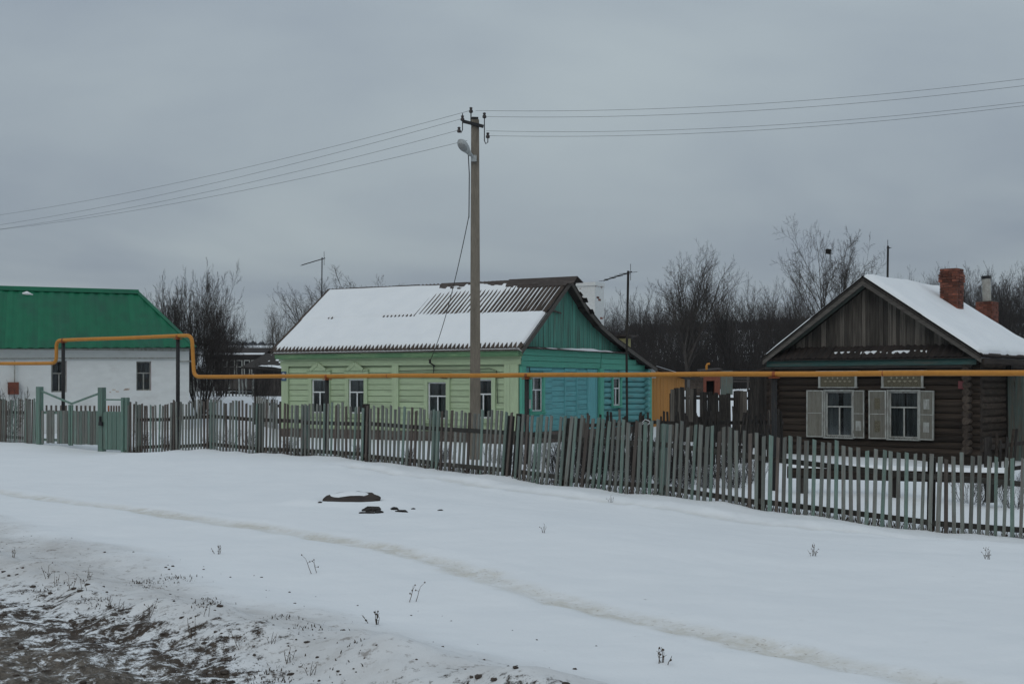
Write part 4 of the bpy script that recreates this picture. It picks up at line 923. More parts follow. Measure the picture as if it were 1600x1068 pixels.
# ------------------------------------------------------------------ utility pole, lamp and wires
PX, PY = -.864, 29.75
def pole():
    zg = gz(PX, PY); p = thing('utility_pole', 'concrete utility pole with crossarm behind the picket fence', 'utility pole', (PX, PY, zg), R(8))
    h = 7.88-zg
    mb = MB(); a, b = .130, .092
    mb.poly([(-a, -a*.8, -.4), (a, -a*.8, -.4), (a*.86, a*.8, -.4), (-a*.86, a*.8, -.4), (-b, -b*.8, h), (b, -b*.8, h), (b*.86, b*.8, h), (-b*.86, b*.8, h)], [(0,3,2,1),(4,5,6,7),(0,1,5,4),(1,2,6,5),(2,3,7,6),(3,0,4,7)])
    obj('shaft', mb, 'concrete', p); obj('pole_top', MB().box(-.075, .075, -.065, .065, h+.001, h+.06), 'black_metal', p)
    c = obj('crossarm', MB().bar((-.30, -.12, h-.06), (.19, -.12, h-.17), .05, .07), 'black_metal', p)
    for x, z0, z1, hook in ((-.30, h-.26, h+.12, -.08), (.21, h-.50, h+.06, .08)):
        obj('pin', MB().tube([(x, -.12, z1), (x, -.12, z0), (x+hook*.4, -.12, z0-.07), (x+hook, -.12, z0-.03), (x+hook, -.12, z0+.06)], .012, 5), 'black_metal', p)
    obj('pin', MB().tube([(-.09, 0, h-.1), (-.09, 0, h+.2)], .014, 5), 'black_metal', p)
    def ins(x, y, z):
        obj('insulator', MB().tube([(x, y, z-.06), (x, y, z-.04), (x, y, z), (x, y, z+.02), (x, y, z+.06), (x, y, z+.075)], [.03, .05, .045, .028, .04, .015], 10), 'porcelain', p)
    ins(-.09, 0, h+.22); ins(-.38, -.12, h-.27); ins(-.30, -.12, h+.0); ins(.29, -.12, h-.38); ins(.21, -.12, h+.08)
    obj('drop_cable', MB().tube([(-.14, -.02, 5.6), (-.135, -.06, 6.6), (-.16, -.06, 7.1)], .012, 5), 'black_metal', p)
    l = thing('street_lamp', 'grey cobra head street lamp bracketed to the concrete pole', 'street lamp', (PX-.03, PY-.14, 6.95), 0); l.scale = (.84,)*3
    obj('bracket', MB().box(-.06, .09, -.06, .05, -.07, .10).bar((-.02, -.05, .06), (-.10, -.16, .14), .06), 'lamp_shell', l)
    def ell(cx, n0, r):
        return cx
    ax = Vector((-.55, -.50, .62)).normalized(); st = Vector((-.06, -.10, .08))
    pts = [st+ax*t for t in (0, .06, .14, .24, .36, .46, .54, .58)]; hd = obj('housing', MB().tube(pts, [.045, .06, .075, .115, .135, .125, .08, .02], 14), 'lamp_shell', l, smooth=True)
    nrm = Vector((-.25, -.75, -.6)); nrm = (nrm-ax*nrm.dot(ax)).normalized()
    pl_ = [st+ax*t+nrm*.05 for t in (.20, .25, .33, .42, .50, .54)]; obj('lens', MB().tube(pl_, [.02, .085, .112, .11, .07, .02], 14), 'lamp_lens', l, smooth=True)
pole()
def wires():
    h = 7.88; cr, sr = math.cos(R(8)), math.sin(R(8))
    def att(x, y, z): return Vector((PX+x*cr-y*sr, PY+x*sr+y*cr, z))
    W_ = [(att(-.09, 0, h+.22), (-17.9, 45.0, zt(335, 45)), 'topmost wire slanting down from the pole top over the green metal roof'),
          (att(-.30, -.12, h+.0), (-18.0, 45.4, zt(350, 45.4)), 'wire from the upper crossarm insulator towards the green metal roof'),
          (att(-.38, -.12, h-.27), (-17.7, 44.6, zt(357, 44.6)), 'wire from the low crossarm insulator towards the green metal roof'),
          (att(-.20, -.2, h-.52), (-17.6, 44.2, zt(358, 44.2)), 'lowest wire by the street lamp towards the green metal roof'),
          (att(.02, 0, h+.22), (10.5, 26.2, zt(123, 26.2)), 'topmost wire rising from the pole top over the log house'),
          (att(.21, -.12, h+.06), (10.5, 26.0, zt(133, 26)), 'second wire from the crossarm pin over the log house'),
          (att(.25, -.12, h-.27), (10.3, 25.9, zt(160, 25.9)), 'third wire from the pole over the log house'),
          (att(.29, -.12, h-.38), (10.3, 25.7, zt(165, 25.7)), 'lowest wire from the hooked insulator over the log house')]
    for a, b, lab in W_:
        b = Vector(b); f = 1.7; e = a+(b-a)*f; pts = []
        for k in range(33):
            t = k/32*f; p = a+(b-a)*t; p.z -= .28*(1-(2*t-1)**2)*.75 if t < 1 else -.21*(t-1)*2.2; pts.append(p)
        tag(obj('overhead_wire', MB().tube(pts, .0042, 4), 'wire'), lab, 'wire', 'overhead wires on the pole')
    ca, sa = math.cos(R(-30)), math.sin(R(-30)); hx, hy = -2.9, -.32
    e = Vector((.23+hx*ca-hy*sa, 36.93+hx*sa+hy*ca, 2.45)); s = att(-.14, -.02, 5.65); pts = []
    for k in range(25):
        t = k/24; p = s+(e-s)*t; p.z -= .65*(1-(2*t-1)**2)*.55; pts.append(p)
    mb = MB().tube(pts, .010, 5)
    tag(obj('service_cable', mb, 'black_metal'), 'twisted dark service cable hanging from pole to green house front', 'cable')
wires()
def antenna(name, label, x, y, z0, z1, boom, r=.03, mat='wood_black', els=5, blen=1.1, tilt=0):
    a = thing(name, label, 'antenna', (x, y, z0), 0, 'television antennas'); h = z1-z0
    obj('mast', MB().tube([(0, 0, 0), (U(-.02, .02), 0, h*.5), (.03, 0, h)], r, 7), mat, a)
    if boom:
        b = Vector((math.cos(boom)*blen, math.sin(boom)*blen, tilt)); o = Vector((.03, 0, h-.06))
        bo = obj('boom', MB().tube([o-b*.15, o+b], .018, 5), 'black_metal', a)
        d = Vector((-b.y, b.x, 0)).normalized()
        for k in range(els):
            c = o+b*(k/(els-1)); l = min(.42-.05*k, blen*.9); obj('element', MB().tube([c-d*l, c+d*l], .008, 4), 'black_metal', bo)
        obj('element', MB().tube([o-b*.1-Vector((0, 0, .25)), o-b*.1+Vector((0, 0, .25))], .010, 4), 'black_metal', bo)
    return a
antenna('antenna_mast', 'slim antenna mast with long arms behind the pale green house ridge', at(502, 47), 47, .3, zt(402, 47), R(200), r=.020, blen=.75, tilt=-.25, mat='black_metal')
antenna('antenna_mast', 'dark wooden antenna pole standing before the turquoise log wall', at(980, 38.6), 38.6, 0, zt(423, 38.6), R(215), r=.038, blen=.95, tilt=-.28)
antenna('antenna_mast', 'short black antenna mast above the log house ridge', at(1386, 40), 40, -.2, zt(384, 40), R(20), r=.034, mat='black_metal', els=2, blen=.08)

# ------------------------------------------------------------------ trees
def rnd_perp(d):
    v = Vector((U(-1, 1), U(-1, 1), U(-1, 1))); v = v-d*v.dot(d)
    return v.normalized() if v.length > 1e-3 else d.orthogonal().normalized()
TREE_H = {}
def make_tree(seed, H, spread=.5, stems=1, up=.12, nch=(9, 7, 6, 5), ratios=(.55, .55, .5, .45), wob=.13, r0=None, low=.22, twr=.011, angs=(38, 40, 42, 45), levels=4, trunk_len=.8, lf=(1.15, .55)):
    random.seed(seed); tr = MB(); cr = MB(); r0 = r0 or H*.021
    def grow(p, d, l, r, lv):
        n = (7, 5, 4, 3, 2)[lv]; pts = [p.copy()]; rs = [r]; dirs = [d.copy()]
        for i in range(n):
            d = (d+rnd_perp(d)*U(0, wob*(1+.4*lv))+Vector((0, 0, up if lv else .06))).normalized(); p = p+d*l/n
            pts.append(p.copy()); rs.append(max(twr*.45, r*(1-(.72 if lv < 2 else .85)*(i+1)/n))); dirs.append(d.copy())
        (tr if lv == 0 else cr).tube(pts, rs, (8, 5, 4, 3, 3)[lv], cap=False)
        if lv >= levels: return
        m = nch[lv]
        for k in range(m):
            t = (low if lv == 0 else .18)+(1-(low if lv == 0 else .18))*(k+U(.1, .9))/m
            f = t*n; i = min(int(f), n-1); u = f-i; q = pts[i]*(1-u)+pts[i+1]*u; dd = dirs[min(i+1, n)]
            a = R(angs[lv]*(U(.2, 1.25) if lv == 0 else U(.6, 1.25))*(1.15-.5*t)); pv = rnd_perp(dd)
            if lv == 0: az = k*2.4+U(-.4, .4); pv = Vector((math.cos(az), math.sin(az), 0)); pv = (pv-dd*pv.dot(dd)).normalized()
            nd = (dd*math.cos(a)+pv*math.sin(a)).normalized()
            ll = l*ratios[lv]*U(.7, 1.2)*(lf[0]-lf[1]*t if lv == 0 else 1.1-.45*t); rr = max(twr, (rs[i]*(1-u)+rs[i+1]*u)*U(.5, .68))
            grow(q, nd, ll, min(rr, rs[i]*.8), lv+1)
    for s in range(stems):
        d = Vector((0, 0, 1)) if stems == 1 else Vector((math.cos(s*2.4)*U(.15, spread), math.sin(s*2.4)*U(.15, spread), 1)).normalized()
        grow(Vector((U(-.1, .1), U(-.1, .1), -.2))*(0 if stems == 1 else 1)+Vector((0, 0, -.2)), d, H*trunk_len*U(.85, 1), r0*(1 if stems == 1 else U(.6, 1)), 0)
    print('tree', seed, len(tr.f), len(cr.f))
    hh = float(np.percentile([v[2] for v in cr.v], 98.5)); ww = float(np.percentile([math.hypot(v[0], v[1]) for v in cr.v], 93))
    TREE_H[len(TREE_H)] = (hh, ww); m1 = tr.mesh('trunk', True); m1['top'] = hh; m1['half'] = ww
    return m1, cr.mesh('crown')
def tree(me, label, x, y, sc=1, rz=0, mat='twig', group=None, name='bare_tree', cat='tree', sxy=None, top=None, half=None):
    z = gz(x, y) if y < 60 else float(base_z(np.array([x]), np.array([y]))[0])
    if top: sc = (top-z)/me[0]['top']
    if half: sxy = half/me[0]['half']/sc
    o = thing(name, label, cat, (x, y, z-.05), rz, group); s = (sc*(sxy or 1), sc*(sxy or 1), sc)
    o.scale = s
    a = put('trunk', me[0], None, o); b = put('crown', me[1], None, o)
    for q, m in ((a, 'bark' if mat != 'twig_pale' else 'twig_pale'), (b, mat)):
        if not q.data.materials: q.data.materials.append(MATS[m])
        else: q.material_slots[0].link = 'OBJECT'; q.material_slots[0].material = MATS[m]
    return o
RND = dict(trunk_len=.42, low=.30, lf=(1.05, .22), wob=.14)
T_fan = make_tree(9, 11, nch=(18, 9, 8, 6), up=.05, r0=.20, angs=(36, 36, 42, 50), ratios=(1.25, .48, .45, .42), twr=.009, **RND)
T_round = make_tree(3, 10, nch=(14, 8, 6, 6), up=.04, r0=.17, angs=(46, 40, 44, 50), ratios=(1.2, .5, .46, .42), twr=.009, **RND)
T_up = make_tree(5, 11, nch=(13, 8, 6, 5), up=.08, r0=.17, angs=(30, 36, 40, 46), ratios=(1.2, .5, .46, .42), twr=.009, **RND)
T_fork = make_tree(14, 10, stems=2, spread=.2, nch=(12, 9, 8, 6), up=.03, r0=.20, angs=(52, 44, 46, 50), ratios=(.85, .5, .46, .42), twr=.009, trunk_len=.6, low=.45, lf=(1.0, .2), wob=.2)
T_wood = make_tree(21, 10, nch=(12, 7, 6, 4), up=.06, r0=.16, angs=(34, 40, 44, 50), ratios=(1.1, .5, .46, .42), twr=.010, trunk_len=.46, low=.35, lf=(1.05, .2))
T_wood2 = make_tree(23, 10, stems=2, spread=.25, nch=(7, 7, 5, 4), up=.08, r0=.15, angs=(32, 38, 44, 50), ratios=(.95, .5, .46, .42), twr=.010, trunk_len=.5, low=.4, lf=(1.05, .25))
T_bush = make_tree(31, 5.2, stems=6, spread=.75, nch=(10, 8, 6, 5), low=.2, up=.05, r0=.06, twr=.007, angs=(40, 40, 42, 46), trunk_len=.5, ratios=(.85, .5, .46, .42), lf=(1.05, .25), wob=.16)
T_shrub = make_tree(37, 1.4, stems=9, spread=.6, nch=(5, 4, 3, 0), levels=3, low=.2, up=.12, r0=.012, twr=.004, trunk_len=.8, angs=(28, 30, 35, 35))
T_canes = make_tree(43, 1.25, stems=22, spread=.55, nch=(5, 4, 3, 0), levels=3, low=.25, up=.08, r0=.011, twr=.004, trunk_len=.9, angs=(30, 36, 40, 40), ratios=(.45, .5, .45, .4))
random.seed(99)
tree(T_bush, 'dense dark bushy tree at the white house corner, tallest of its clump', at(312, 50), 50, 1.1, .4, top=zt(437, 50), half=1.7, group='dark trees by the white house')
tree(T_bush, 'dark bushy tree half hidden behind the green metal roof slope', at(276, 54), 54, 1.1, 2.1, top=zt(442, 54), half=1.5, group='dark trees by the white house')
tree(T_bush, 'lower dark bush sloping from the clump towards the far barn', at(350, 56), 56, .80, 3.3, top=zt(482, 56), half=1.1, group='dark trees by the white house')
tree(T_bush, 'small dark bush before the glazed cottage, beside the barn roof', at(378, 78), 78, .45, 1.3, top=zt(524, 78), half=1.6, group='dark trees by the white house')
tree(T_shrub, 'thin bare shrub by the red meter cabinet of the white house', at(4, 41), 41, 1.7, 0, name='bare_shrub', cat='shrub')
tree(T_round, 'bare round tree behind the snowy ridge, beneath the thin antenna', at(543, 76), 76, .80, 1.0, 'twig_mid', top=zt(426, 76), half=2.5, group='bare trees behind the pale green house')
tree(T_round, 'bare tree at the left foot of the snowy roof slope', at(490, 74), 74, .70, 2.2, 'twig_mid', top=zt(442, 74), half=1.9, group='bare trees behind the pale green house')
tree(T_up, 'smaller bare tree leaning off the roof corner of the pale green house', at(430, 72), 72, .52, 4.2, 'twig_pale', top=zt(478, 72), half=1.2, group='bare trees behind the pale green house')
tree(T_fan, 'tall fan shaped bare tree standing above the wood between the houses', at(1072, 84), 84, 1, 2.0, 'twig_mid', top=zt(396, 84), half=2.7)
tt = tree(T_fork, 'wide forked bare tree with a nest behind the log house gable', at(1298, 74), 74, 1, .6, 'twig_mid', top=zt(358, 74), half=2.5)
nest = MB()
for k in range(140):
    a, b = U(0, 6.28), U(-1, 1); r = U(.06, .16); p = Vector((r*math.cos(a), r*math.sin(a), .1*math.sin(b))); q = Vector((r*math.cos(a+U(.6, 1.6)), r*math.sin(a+U(.6, 1.6)), .14*math.sin(b+1))); nest.tube([p, (p+q)/2*1.05+Vector((0, 0, U(-.12, .12))), q], .02, 3)
_v = np.array([tt.scale[:]])*np.array([v.co[:] for v in tt.children[0].data.vertices]); _c, _s = math.cos(.6), math.sin(.6)
_w = np.stack([_v[:, 0]*_c-_v[:, 1]*_s+tt.location.x, _v[:, 0]*_s+_v[:, 1]*_c+tt.location.y, _v[:, 2]+tt.location.z], 1)
_i = int(np.argmin(np.hypot(_w[:, 0]-at(1291, 74), _w[:, 2]-zt(396, 74)))); nx_, ny_, nz_ = (float(q) for q in _w[_i])
tag(obj('bird_nest', nest, 'wood_black', None, (nx_, ny_, nz_)), 'dark bird nest high in the forked bare tree', 'nest')
# the wood behind the houses
WOOD = []
def wood(px, Y, top, me, mat='twig'):
    zb = float(base_z(np.array([at(px, Y)]), np.array([Y]))[0]); WOOD.append((px, Y, (zt(top, Y)-zb)/me[0]['top'], me, mat))
rng = random.Random(4)
for px in range(905, 1260, 14): wood(px+rng.uniform(-5, 5), rng.uniform(92, 128), rng.choice([488, 470, 455, 500, 446, 480])+(10 if px < 1010 else 0)-(6 if 1120 < px < 1260 else 0), rng.choice([T_wood, T_wood2, T_wood]), 'twig')
for px in range(930, 1290, 11): wood(px+rng.uniform(-5, 5), rng.uniform(135, 165), rng.uniform(470, 500), rng.choice([T_wood, T_wood2]), 'twig')
for px in range(1440, 1690, 9): wood(px+rng.uniform(-4, 4), rng.uniform(95, 140), rng.uniform(416, 446), rng.choice([T_wood, T_wood2]), 'twig')
for px, top in ((1140, 440), (1195, 446), (1228, 440), (1262, 452)): wood(px, 88, top, T_wood, 'twig')
WLAB = {}
for px, Y, s, me, mat in WOOD:
    side = 'bare tree of the dark wood behind the fences between the houses' if px < 1300 else 'bare tree of the dark wood behind the log house chimneys'
    tree(me, side, at(px, Y), Y, s, rng.uniform(0, 6.28), mat, group='wood between the houses' if px < 1300 else 'wood behind the log house', sxy=rng.uniform(.8, 1.05))
# underwood: one mass of thin stems
uw = MB(); random.seed(5)
for k in range(9000):
    px = U(900, 1300) if k % 3 else U(1420, 1690); Y = U(84, 165); x = at(px, Y); z = 1.5; h = U(1.2, 4.6)
    d = Vector((U(-.35, .35), U(-.35, .35), 1)).normalized()
    p = Vector((x, Y, z)); uw.tube([p, p+d*h*.55, p+d*h+Vector((U(-.3, .3), U(-.3, .3), 0))], [.035, .022, .006], 3, cap=False)
    q = p+d*h*.4; uw.tube([q, q+Vector((U(-.6, .6), U(-.6, .6), U(.5, 1.3)))], [.018, .005], 3, cap=False)
tag(obj('underwood', uw, 'twig_far'), 'dense dark underwood of thin stems below the bare trees', None, kind='stuff')
uw = MB()
for k in range(2600):
    px = U(232, 440); Y = U(74, 98); x = at(px, Y); h = U(.8, 1.9)
    p = Vector((x, Y, 1.4)); d = Vector((U(-.45, .45), U(-.45, .45), 1)).normalized(); uw.tube([p, p+d*h*.5, p+d*h+Vector((U(-.3, .3), 0, 0))], [.03, .018, .005], 3, cap=False)
    q = p+d*h*.4; uw.tube([q, q+Vector((U(-.6, .6), U(-.6, .6), U(.3, .9)))], [.016, .005], 3, cap=False)
tag(obj('underwood', uw, 'twig'), 'brushwood thicket around the far cottage', None, kind='stuff')
# shrubs in the front yards
for k, (px, Y, s, lab) in enumerate(((930, 27.2, .8, 'dry bare shrub'), (975, 26.6, .75, 'dry bare shrub'), (1010, 26.0, .8, 'dry bare shrub'), (1045, 26.5, .7, 'dry bare shrub'), (905, 26.4, .7, 'dry bare shrub'), (1130, 25.2, .55, 'dry bare shrub'), (850, 28.0, .6, 'dry bare shrub'), (1165, 26.4, .6, 'dry bare shrub'), (1090, 25.6, .6, 'dry bare shrub'))):
    tree(T_shrub, 'dry bare shrub inside the yard behind the leaning picket fence', at(px, Y), Y, s, k*1.3, 'twig_far', 'dry shrubs in the yard', 'bare_shrub', 'shrub')
for k, (px, Y, s) in enumerate(((868, 26.2, .75), (885, 27.4, .85), (902, 25.6, .8), (920, 26.8, .9), (938, 25.4, .8), (955, 27.6, .9), (970, 25.2, .8), (988, 26.6, .9), (1003, 24.9, .75), (1022, 27.0, .9), (1036, 25.3, .75), (1052, 26.4, .85), (1068, 24.6, .6), (1085, 26.8, .8), (1104, 25.0, .55), (1125, 27.2, .75), (1150, 25.4, .5), (1180, 27.0, .6), (948, 29.0, .9), (995, 29.2, .9), (1045, 29.0, .9), (1095, 29.6, .9), (1140, 30.0, .9))):
    tree(T_canes, 'dark tangle of bare canes in the yard behind the leaning picket fence', at(px, Y), Y, s, k*1.9, 'twig_far', 'cane thicket in the yard', 'cane_bush', 'shrub')
for k, (px, Y, s) in enumerate(((222, 36.5, .6), (262, 35.2, .55), (330, 33.5, .5), (395, 32.8, .6), (452, 31.8, .45), (560, 30.4, .35), (640, 29.4, .35), (690, 28.6, .45), (790, 27.4, .5), (830, 27.0, .6))):
    tree(T_canes, 'low clump of bare canes in snow behind the long even picket fence', at(px, Y), Y, s, k*1.4, 'twig_far', 'cane clumps by the green house', 'cane_bush', 'shrub')
for k, (px, Y, s) in enumerate(((355, 34.5, .7), (700, 29.5, .4), (770, 28.6, .45), (815, 28.3, .5))):
    tree(T_shrub, 'dry low shrub in the snow behind the long even picket fence', at(px, Y), Y, s, k*1.7, 'twig_far', 'dry shrubs by the green house', 'bare_shrub', 'shrub')
for k, (px, Y, s) in enumerate(((1520, 24.5, .8), (1550, 25.5, .8), (1585, 24.0, .75))):
    tree(T_shrub, 'dry bare shrub in the snow beside the log house corner', at(px, Y), Y, s, k*1.1, 'twig_far', 'dry shrubs by the log house', 'bare_shrub', 'shrub')
for k, (px, Y, s) in enumerate(((398, 55, 1.5), (414, 52, 1.3), (330, 53, 1.3))):
    tree(T_shrub, 'dark bare sapling in the snow before the far barn', at(px, Y), Y, s, k*2.1, 'twig_far', 'saplings before the barn', 'bare_shrub', 'shrub')

# ------------------------------------------------------------------ far buildings
def far_buildings():
    x0 = at(322, 70); g = thing('glazed_cottage', 'far cottage with white framed veranda windows under a dark roof', 'house', (x0, 70, 1.45), R(-6))
    obj('wall', MB().box(0, 3.0, .05, 4, 0, 1.95), 'far_wood', g)
    for k in range(6):
        a = .45+.42*k; wn = obj('window', MB().box(a, a+.34, .0, .05, .95, 1.62), 'dark_room', g)
        obj('frame', MB().box(a, a+.05, -.03, 0, .9, 1.68).box(a+.29, a+.34, -.03, 0, .9, 1.68).box(a+.05, a+.29, -.028, 0, 1.28, 1.32).box(a+.05, a+.29, -.028, 0, 1.62, 1.68), 'white_worn', wn)
    obj('door', MB().box(.02, .38, -.01, .05, .1, 1.6), 'white_worn', g)
    rf = obj('roof', MB().slab((-.4, -.3, 1.95), (3.3, -.3, 1.95), (3.1, 2, 2.40), (-.2, 2, 2.40), .06).slab((-.2, 2, 2.40), (3.1, 2, 2.40), (3.3, 4.2, 1.95), (-.4, 4.2, 1.95), .06), 'slate_dark', g)
    tag(obj('roof_snow', MB().slab((-.4, -.32, 2.0), (3.3, -.32, 2.0), (3.28, .05, 2.06), (-.38, .05, 2.06), .04), 'snow', rf), 'rim of snow on the eave', None, kind='stuff')
    x1 = at(392, 60); b = thing('barn', 'dark weathered barn with snow on its roof beside the pale green house', 'barn', (x1, 60, 1.25), R(-14))
    obj('wall', MB().box(.1, 3.6, 0, 4, -.5, 1.35), 'wood_black', b)
    for k in range(20): piece('wall_board', 'far_wood', b, (.18+.175*k, -.015, .42), (.165, .025, 1.85+U(-.05, .05)))
    rf = obj('roof', MB().slab((-.3, -.4, 1.35), (3.9, -.4, 1.05), (3.9, 2, 1.75), (-.1, 2, 2.05), .08), 'wood_black', b)
    s = grid_mb(np.arange(0, 3.2, .1), np.arange(0, 2.2, .1), lambda X, Y: .06+.16*fbm(X*1.4, Y*1.4, 3, 3))
    tag(obj('roof_snow', s, 'snow', rf, (.5, -.25, 1.22), (R(16), R(4), 0), smooth=True), 'thick snow on the barn roof', None, kind='stuff')
    Y = 60; s = thing('small_shed', 'small red framed shed with dark doorway beyond the blackened fence', 'shed', (at(1078, Y), Y, 1.15), R(-4))
    obj('wall', MB().box(0, .62, 0, 2, 0, .95), 'far_wood', s)
    for k in range(6): piece('wall_plank', 'log_end', s, (.31, -.02, .20+.14*k), (.62, .03, .12))
    obj('door_frame', MB().box(.62, .76, -.06, 2, -.1, 1.30).box(1.14, 1.40, -.06, 2, -.1, 1.30).box(.76, 1.14, -.05, 2, .80, 1.30), 'shed_red', s); obj('doorway', MB().box(.76, 1.14, .6, .7, -.1, .80), 'dark_room', s)
    obj('roof', MB().slab((.5, -.2, 1.28), (1.5, -.2, 1.36), (1.5, 2.2, 1.44), (.5, 2.2, 1.36), .07), 'slate_dark', s)
    obj('metal_sheet', MB().box(1.42, 1.98, -.05, -.02, -.1, 1.28), 'wood_greenish', s)
    obj('flue', MB().tube([(.80, .3, 1.2), (.80, .3, 1.50), (.83, .3, 1.58), (.95, .3, 1.60)], .055, 8), 'pipe_yellow', s)
    w = thing('field_fence', 'thin grey rail fence across the snow beyond the small shed', 'fence', (at(1142, 68), 68, 1.5), 0)
    for k in range(4): piece('post', 'far_wood', w, (.9*k, 0, .35), (.08, .08, .9))
    for z in (.42, .56, .70): obj('rail', MB().box(-.4, 3.2, -.03, .03, z, z+.07), 'far_wood', w)
far_buildings()
# low beam and posts in the log house's front garden
b = thing('timber_bench', 'long dark timber beam on stubs, capped with snow, in the log house garden', 'timber', (5.9, 24.6, gz(5.9, 24.6)), R(-14))
obj('beam', MB().tube([(-.6, 0, .40), (1.2, .02, .38), (3.4, 0, .36)], .12, 9), 'wood_brown', b)
for x in (-.3, 1.4, 3.1): obj('stub', MB().tube([(x, 0, -.1), (x, 0, .3)], .10, 8), 'wood_black', b)
s = grid_mb(np.arange(-.5, 3.4, .05), np.linspace(-.11, .11, 9), lambda X, Y: .47-.011*X+np.sqrt(np.clip(1-(Y/.112)**2, 0, 1))*(.10+.05*(fbm(X*1.5, Y, 4, 3)-.4)))
tag(obj('beam_snow', s, 'snow', b, smooth=True), 'cap of snow along the beam', None, kind='stuff')
random.seed(17)
h = thing('hoop_frame', 'white painted metal hoop frame leaning on the ragged stake fence', 'metal frame', (at(1010, 30.0), 30.0, gz(at(1010, 30), 30)), R(-10)); h.scale = (.68, .68, .86)
for x in (-.10, .10):
    pts = [(x-.07, 0, .3), (x-.07, 0, .95)]+[(x-.07*math.cos(a), 0, .95+.08*math.sin(a)) for a in (.6, 1.57, 2.5)]+[(x+.07, 0, .95), (x+.07, 0, .3)]
    obj('hoop', MB().tube(pts, .014, 5), 'white_paint', h)
obj('crossbar', MB().tube([(-.2, .02, 1.0), (-.05, .02, 1.13), (.08, .02, 1.1), (.2, .02, .98)], .012, 5), 'white_paint', h)

# ------------------------------------------------------------------ manhole, and black lumps painting the shade of a hollow
mx, my = -2.36, 18.8; mz = gz(mx, my)
m = thing('well_cover', 'rusty brown well lid, darkened like a shaded hollow, half buried in the snow', 'manhole', (mx, my, mz+.055), .3)
lid = MB(); n = 22; ring = [(1+.06*math.sin(3*i+1)+U(-.04, .04)) for i in range(n)]
for zz, r in ((.0, .40), (.06, .42), (.085, .39)): lid.v += [(r*ring[i]*math.cos(2*math.pi*i/n), r*.95*ring[i]*math.sin(2*math.pi*i/n), zz) for i in range(n)]
lid.f += [(l*n+i, l*n+(i+1) % n, (l+1)*n+(i+1) % n, (l+1)*n+i) for l in range(2) for i in range(n)]+[tuple(2*n+i for i in range(n))]
obj('lid', lid, 'lid_rust_shade', m, rot=(R(9), R(-2), 0)); obj('ring', MB().tube([(0, 0, -.1), (0, 0, .03)], .34, 18), 'mortar', m)
sc_ = grid_mb(np.linspace(-.28, .30, 14), np.linspace(.04, .34, 10), lambda X, Y: .078+.05*np.clip(1-((X-.03)/.33)**2-((Y-.17)/.18)**2, -.3, 1)+.025*(fbm(X*6, Y*6, 7, 3)-.5)); tag(obj('lid_snow', sc_, 'snow', m, rot=(R(9), 0, 0), smooth=True), 'snow on the lid', None, kind='stuff')
def lump(r, sx=1, sy=1, sz=.6, seed=0):
    rr = random.Random(seed); mb = MB(); n, k = 9, 5
    for j in range(k+1):
        ph = math.pi*j/k-math.pi/2
        for i in range(n):
            a = 2*math.pi*i/n; q = r*(1+rr.uniform(-.25, .25)) if 0 < j < k else r; mb.v.append((sx*q*math.cos(ph)*math.cos(a), sy*q*math.cos(ph)*math.sin(a), sz*q*math.sin(ph)))
    mb.f = [(j*n+i, j*n+(i+1) % n, (j+1)*n+(i+1) % n, (j+1)*n+i) for j in range(k) for i in range(n)]
    return mb
for k, (px, py, r, sx) in enumerate(((583, 797, .12, 1.0), (592, 800, .07, 1.4), (577, 801, .06, 1.3), (572, 797, .06, 1), (616, 794, .06, 1.4), (628, 797, .05, 2.0), (646, 794, .03, 2), (688, 796, .03, 1.6), (566, 801, .04, 1.2), (500, 790, .03, 1))):
    Y = EYE/((py-603)/2000); x = at(px, Y)
    tag(obj('shade_lump', lump(r, sx, 1, .42, k), 'wood_black', None, (x, Y, gz(x, Y)+r*.12), (0, 0, U(0, 3))), 'black lump standing in for the shade of a hollow near the rusty well lid', 'clod', 'shade lumps by the well lid')  # near-black lumps where a hollow in the snow would lie in shade

# ------------------------------------------------------------------ weeds, grass and clods
def weed_mesh(seed, h, n):
    random.seed(seed); w = MB()
    for i in range(n):
        d = Vector((U(-.4, .4), U(-.4, .4), 1)).normalized(); p = Vector((U(-.03, .03), U(-.03, .03), -.03)); l = h*U(.5, 1); pts = [p]
        for k in range(4): d = (d+Vector((U(-.2, .2), U(-.2, .2), 0))).normalized(); pts.append(pts[-1]+d*l/4)
        w.tube(pts, [.004, .0036, .003, .0026, .0015], 3, cap=False)
        for k in range(random.randint(1, 4)):
            q = pts[random.randint(2, 4)]; e = q+Vector((U(-.07, .07), U(-.07, .07), U(.01, .07)))*h*2.2; w.tube([q, e], [.0022, .001], 3, cap=False)
            if U(0, 1) < .55: w.tube([e+Vector((0, 0, -.006)), e, e+Vector((0, 0, .009))], [.002, .008, .002], 5, cap=False)
    return w.mesh('dry_weed')
WM = [weed_mesh(60+i, (.20, .28, .16, .34, .22)[i], (4, 3, 5, 2, 6)[i]) for i in range(5)]
random.seed(8)
def ground_at(px, py):
    Y = EYE*2000/(py-603)
    for _ in range(6): x = at(px, Y); Y = (EYE-gz(x, Y))*2000/(py-603)
    return at(px, Y), Y
spots = [(75, 915), (88, 925), (110, 920), (132, 922), (235, 980), (322, 975), (185, 955), (372, 1015), (424, 990), (450, 1035), (485, 1055), (20, 870), (140, 905), (170, 945), (300, 1000)]
for px, py in spots:
    x, Y = ground_at(px, py); o = put('dry_weed', random.choice(WM), 'weed', None, (x, Y, gz(x, Y)), (0, 0, U(0, 6)), (U(.55, .85),)*3)
    tag(o, 'dry brown weed standing in grimy snow at the muddy road edge', 'weed', 'weeds at the road edge')
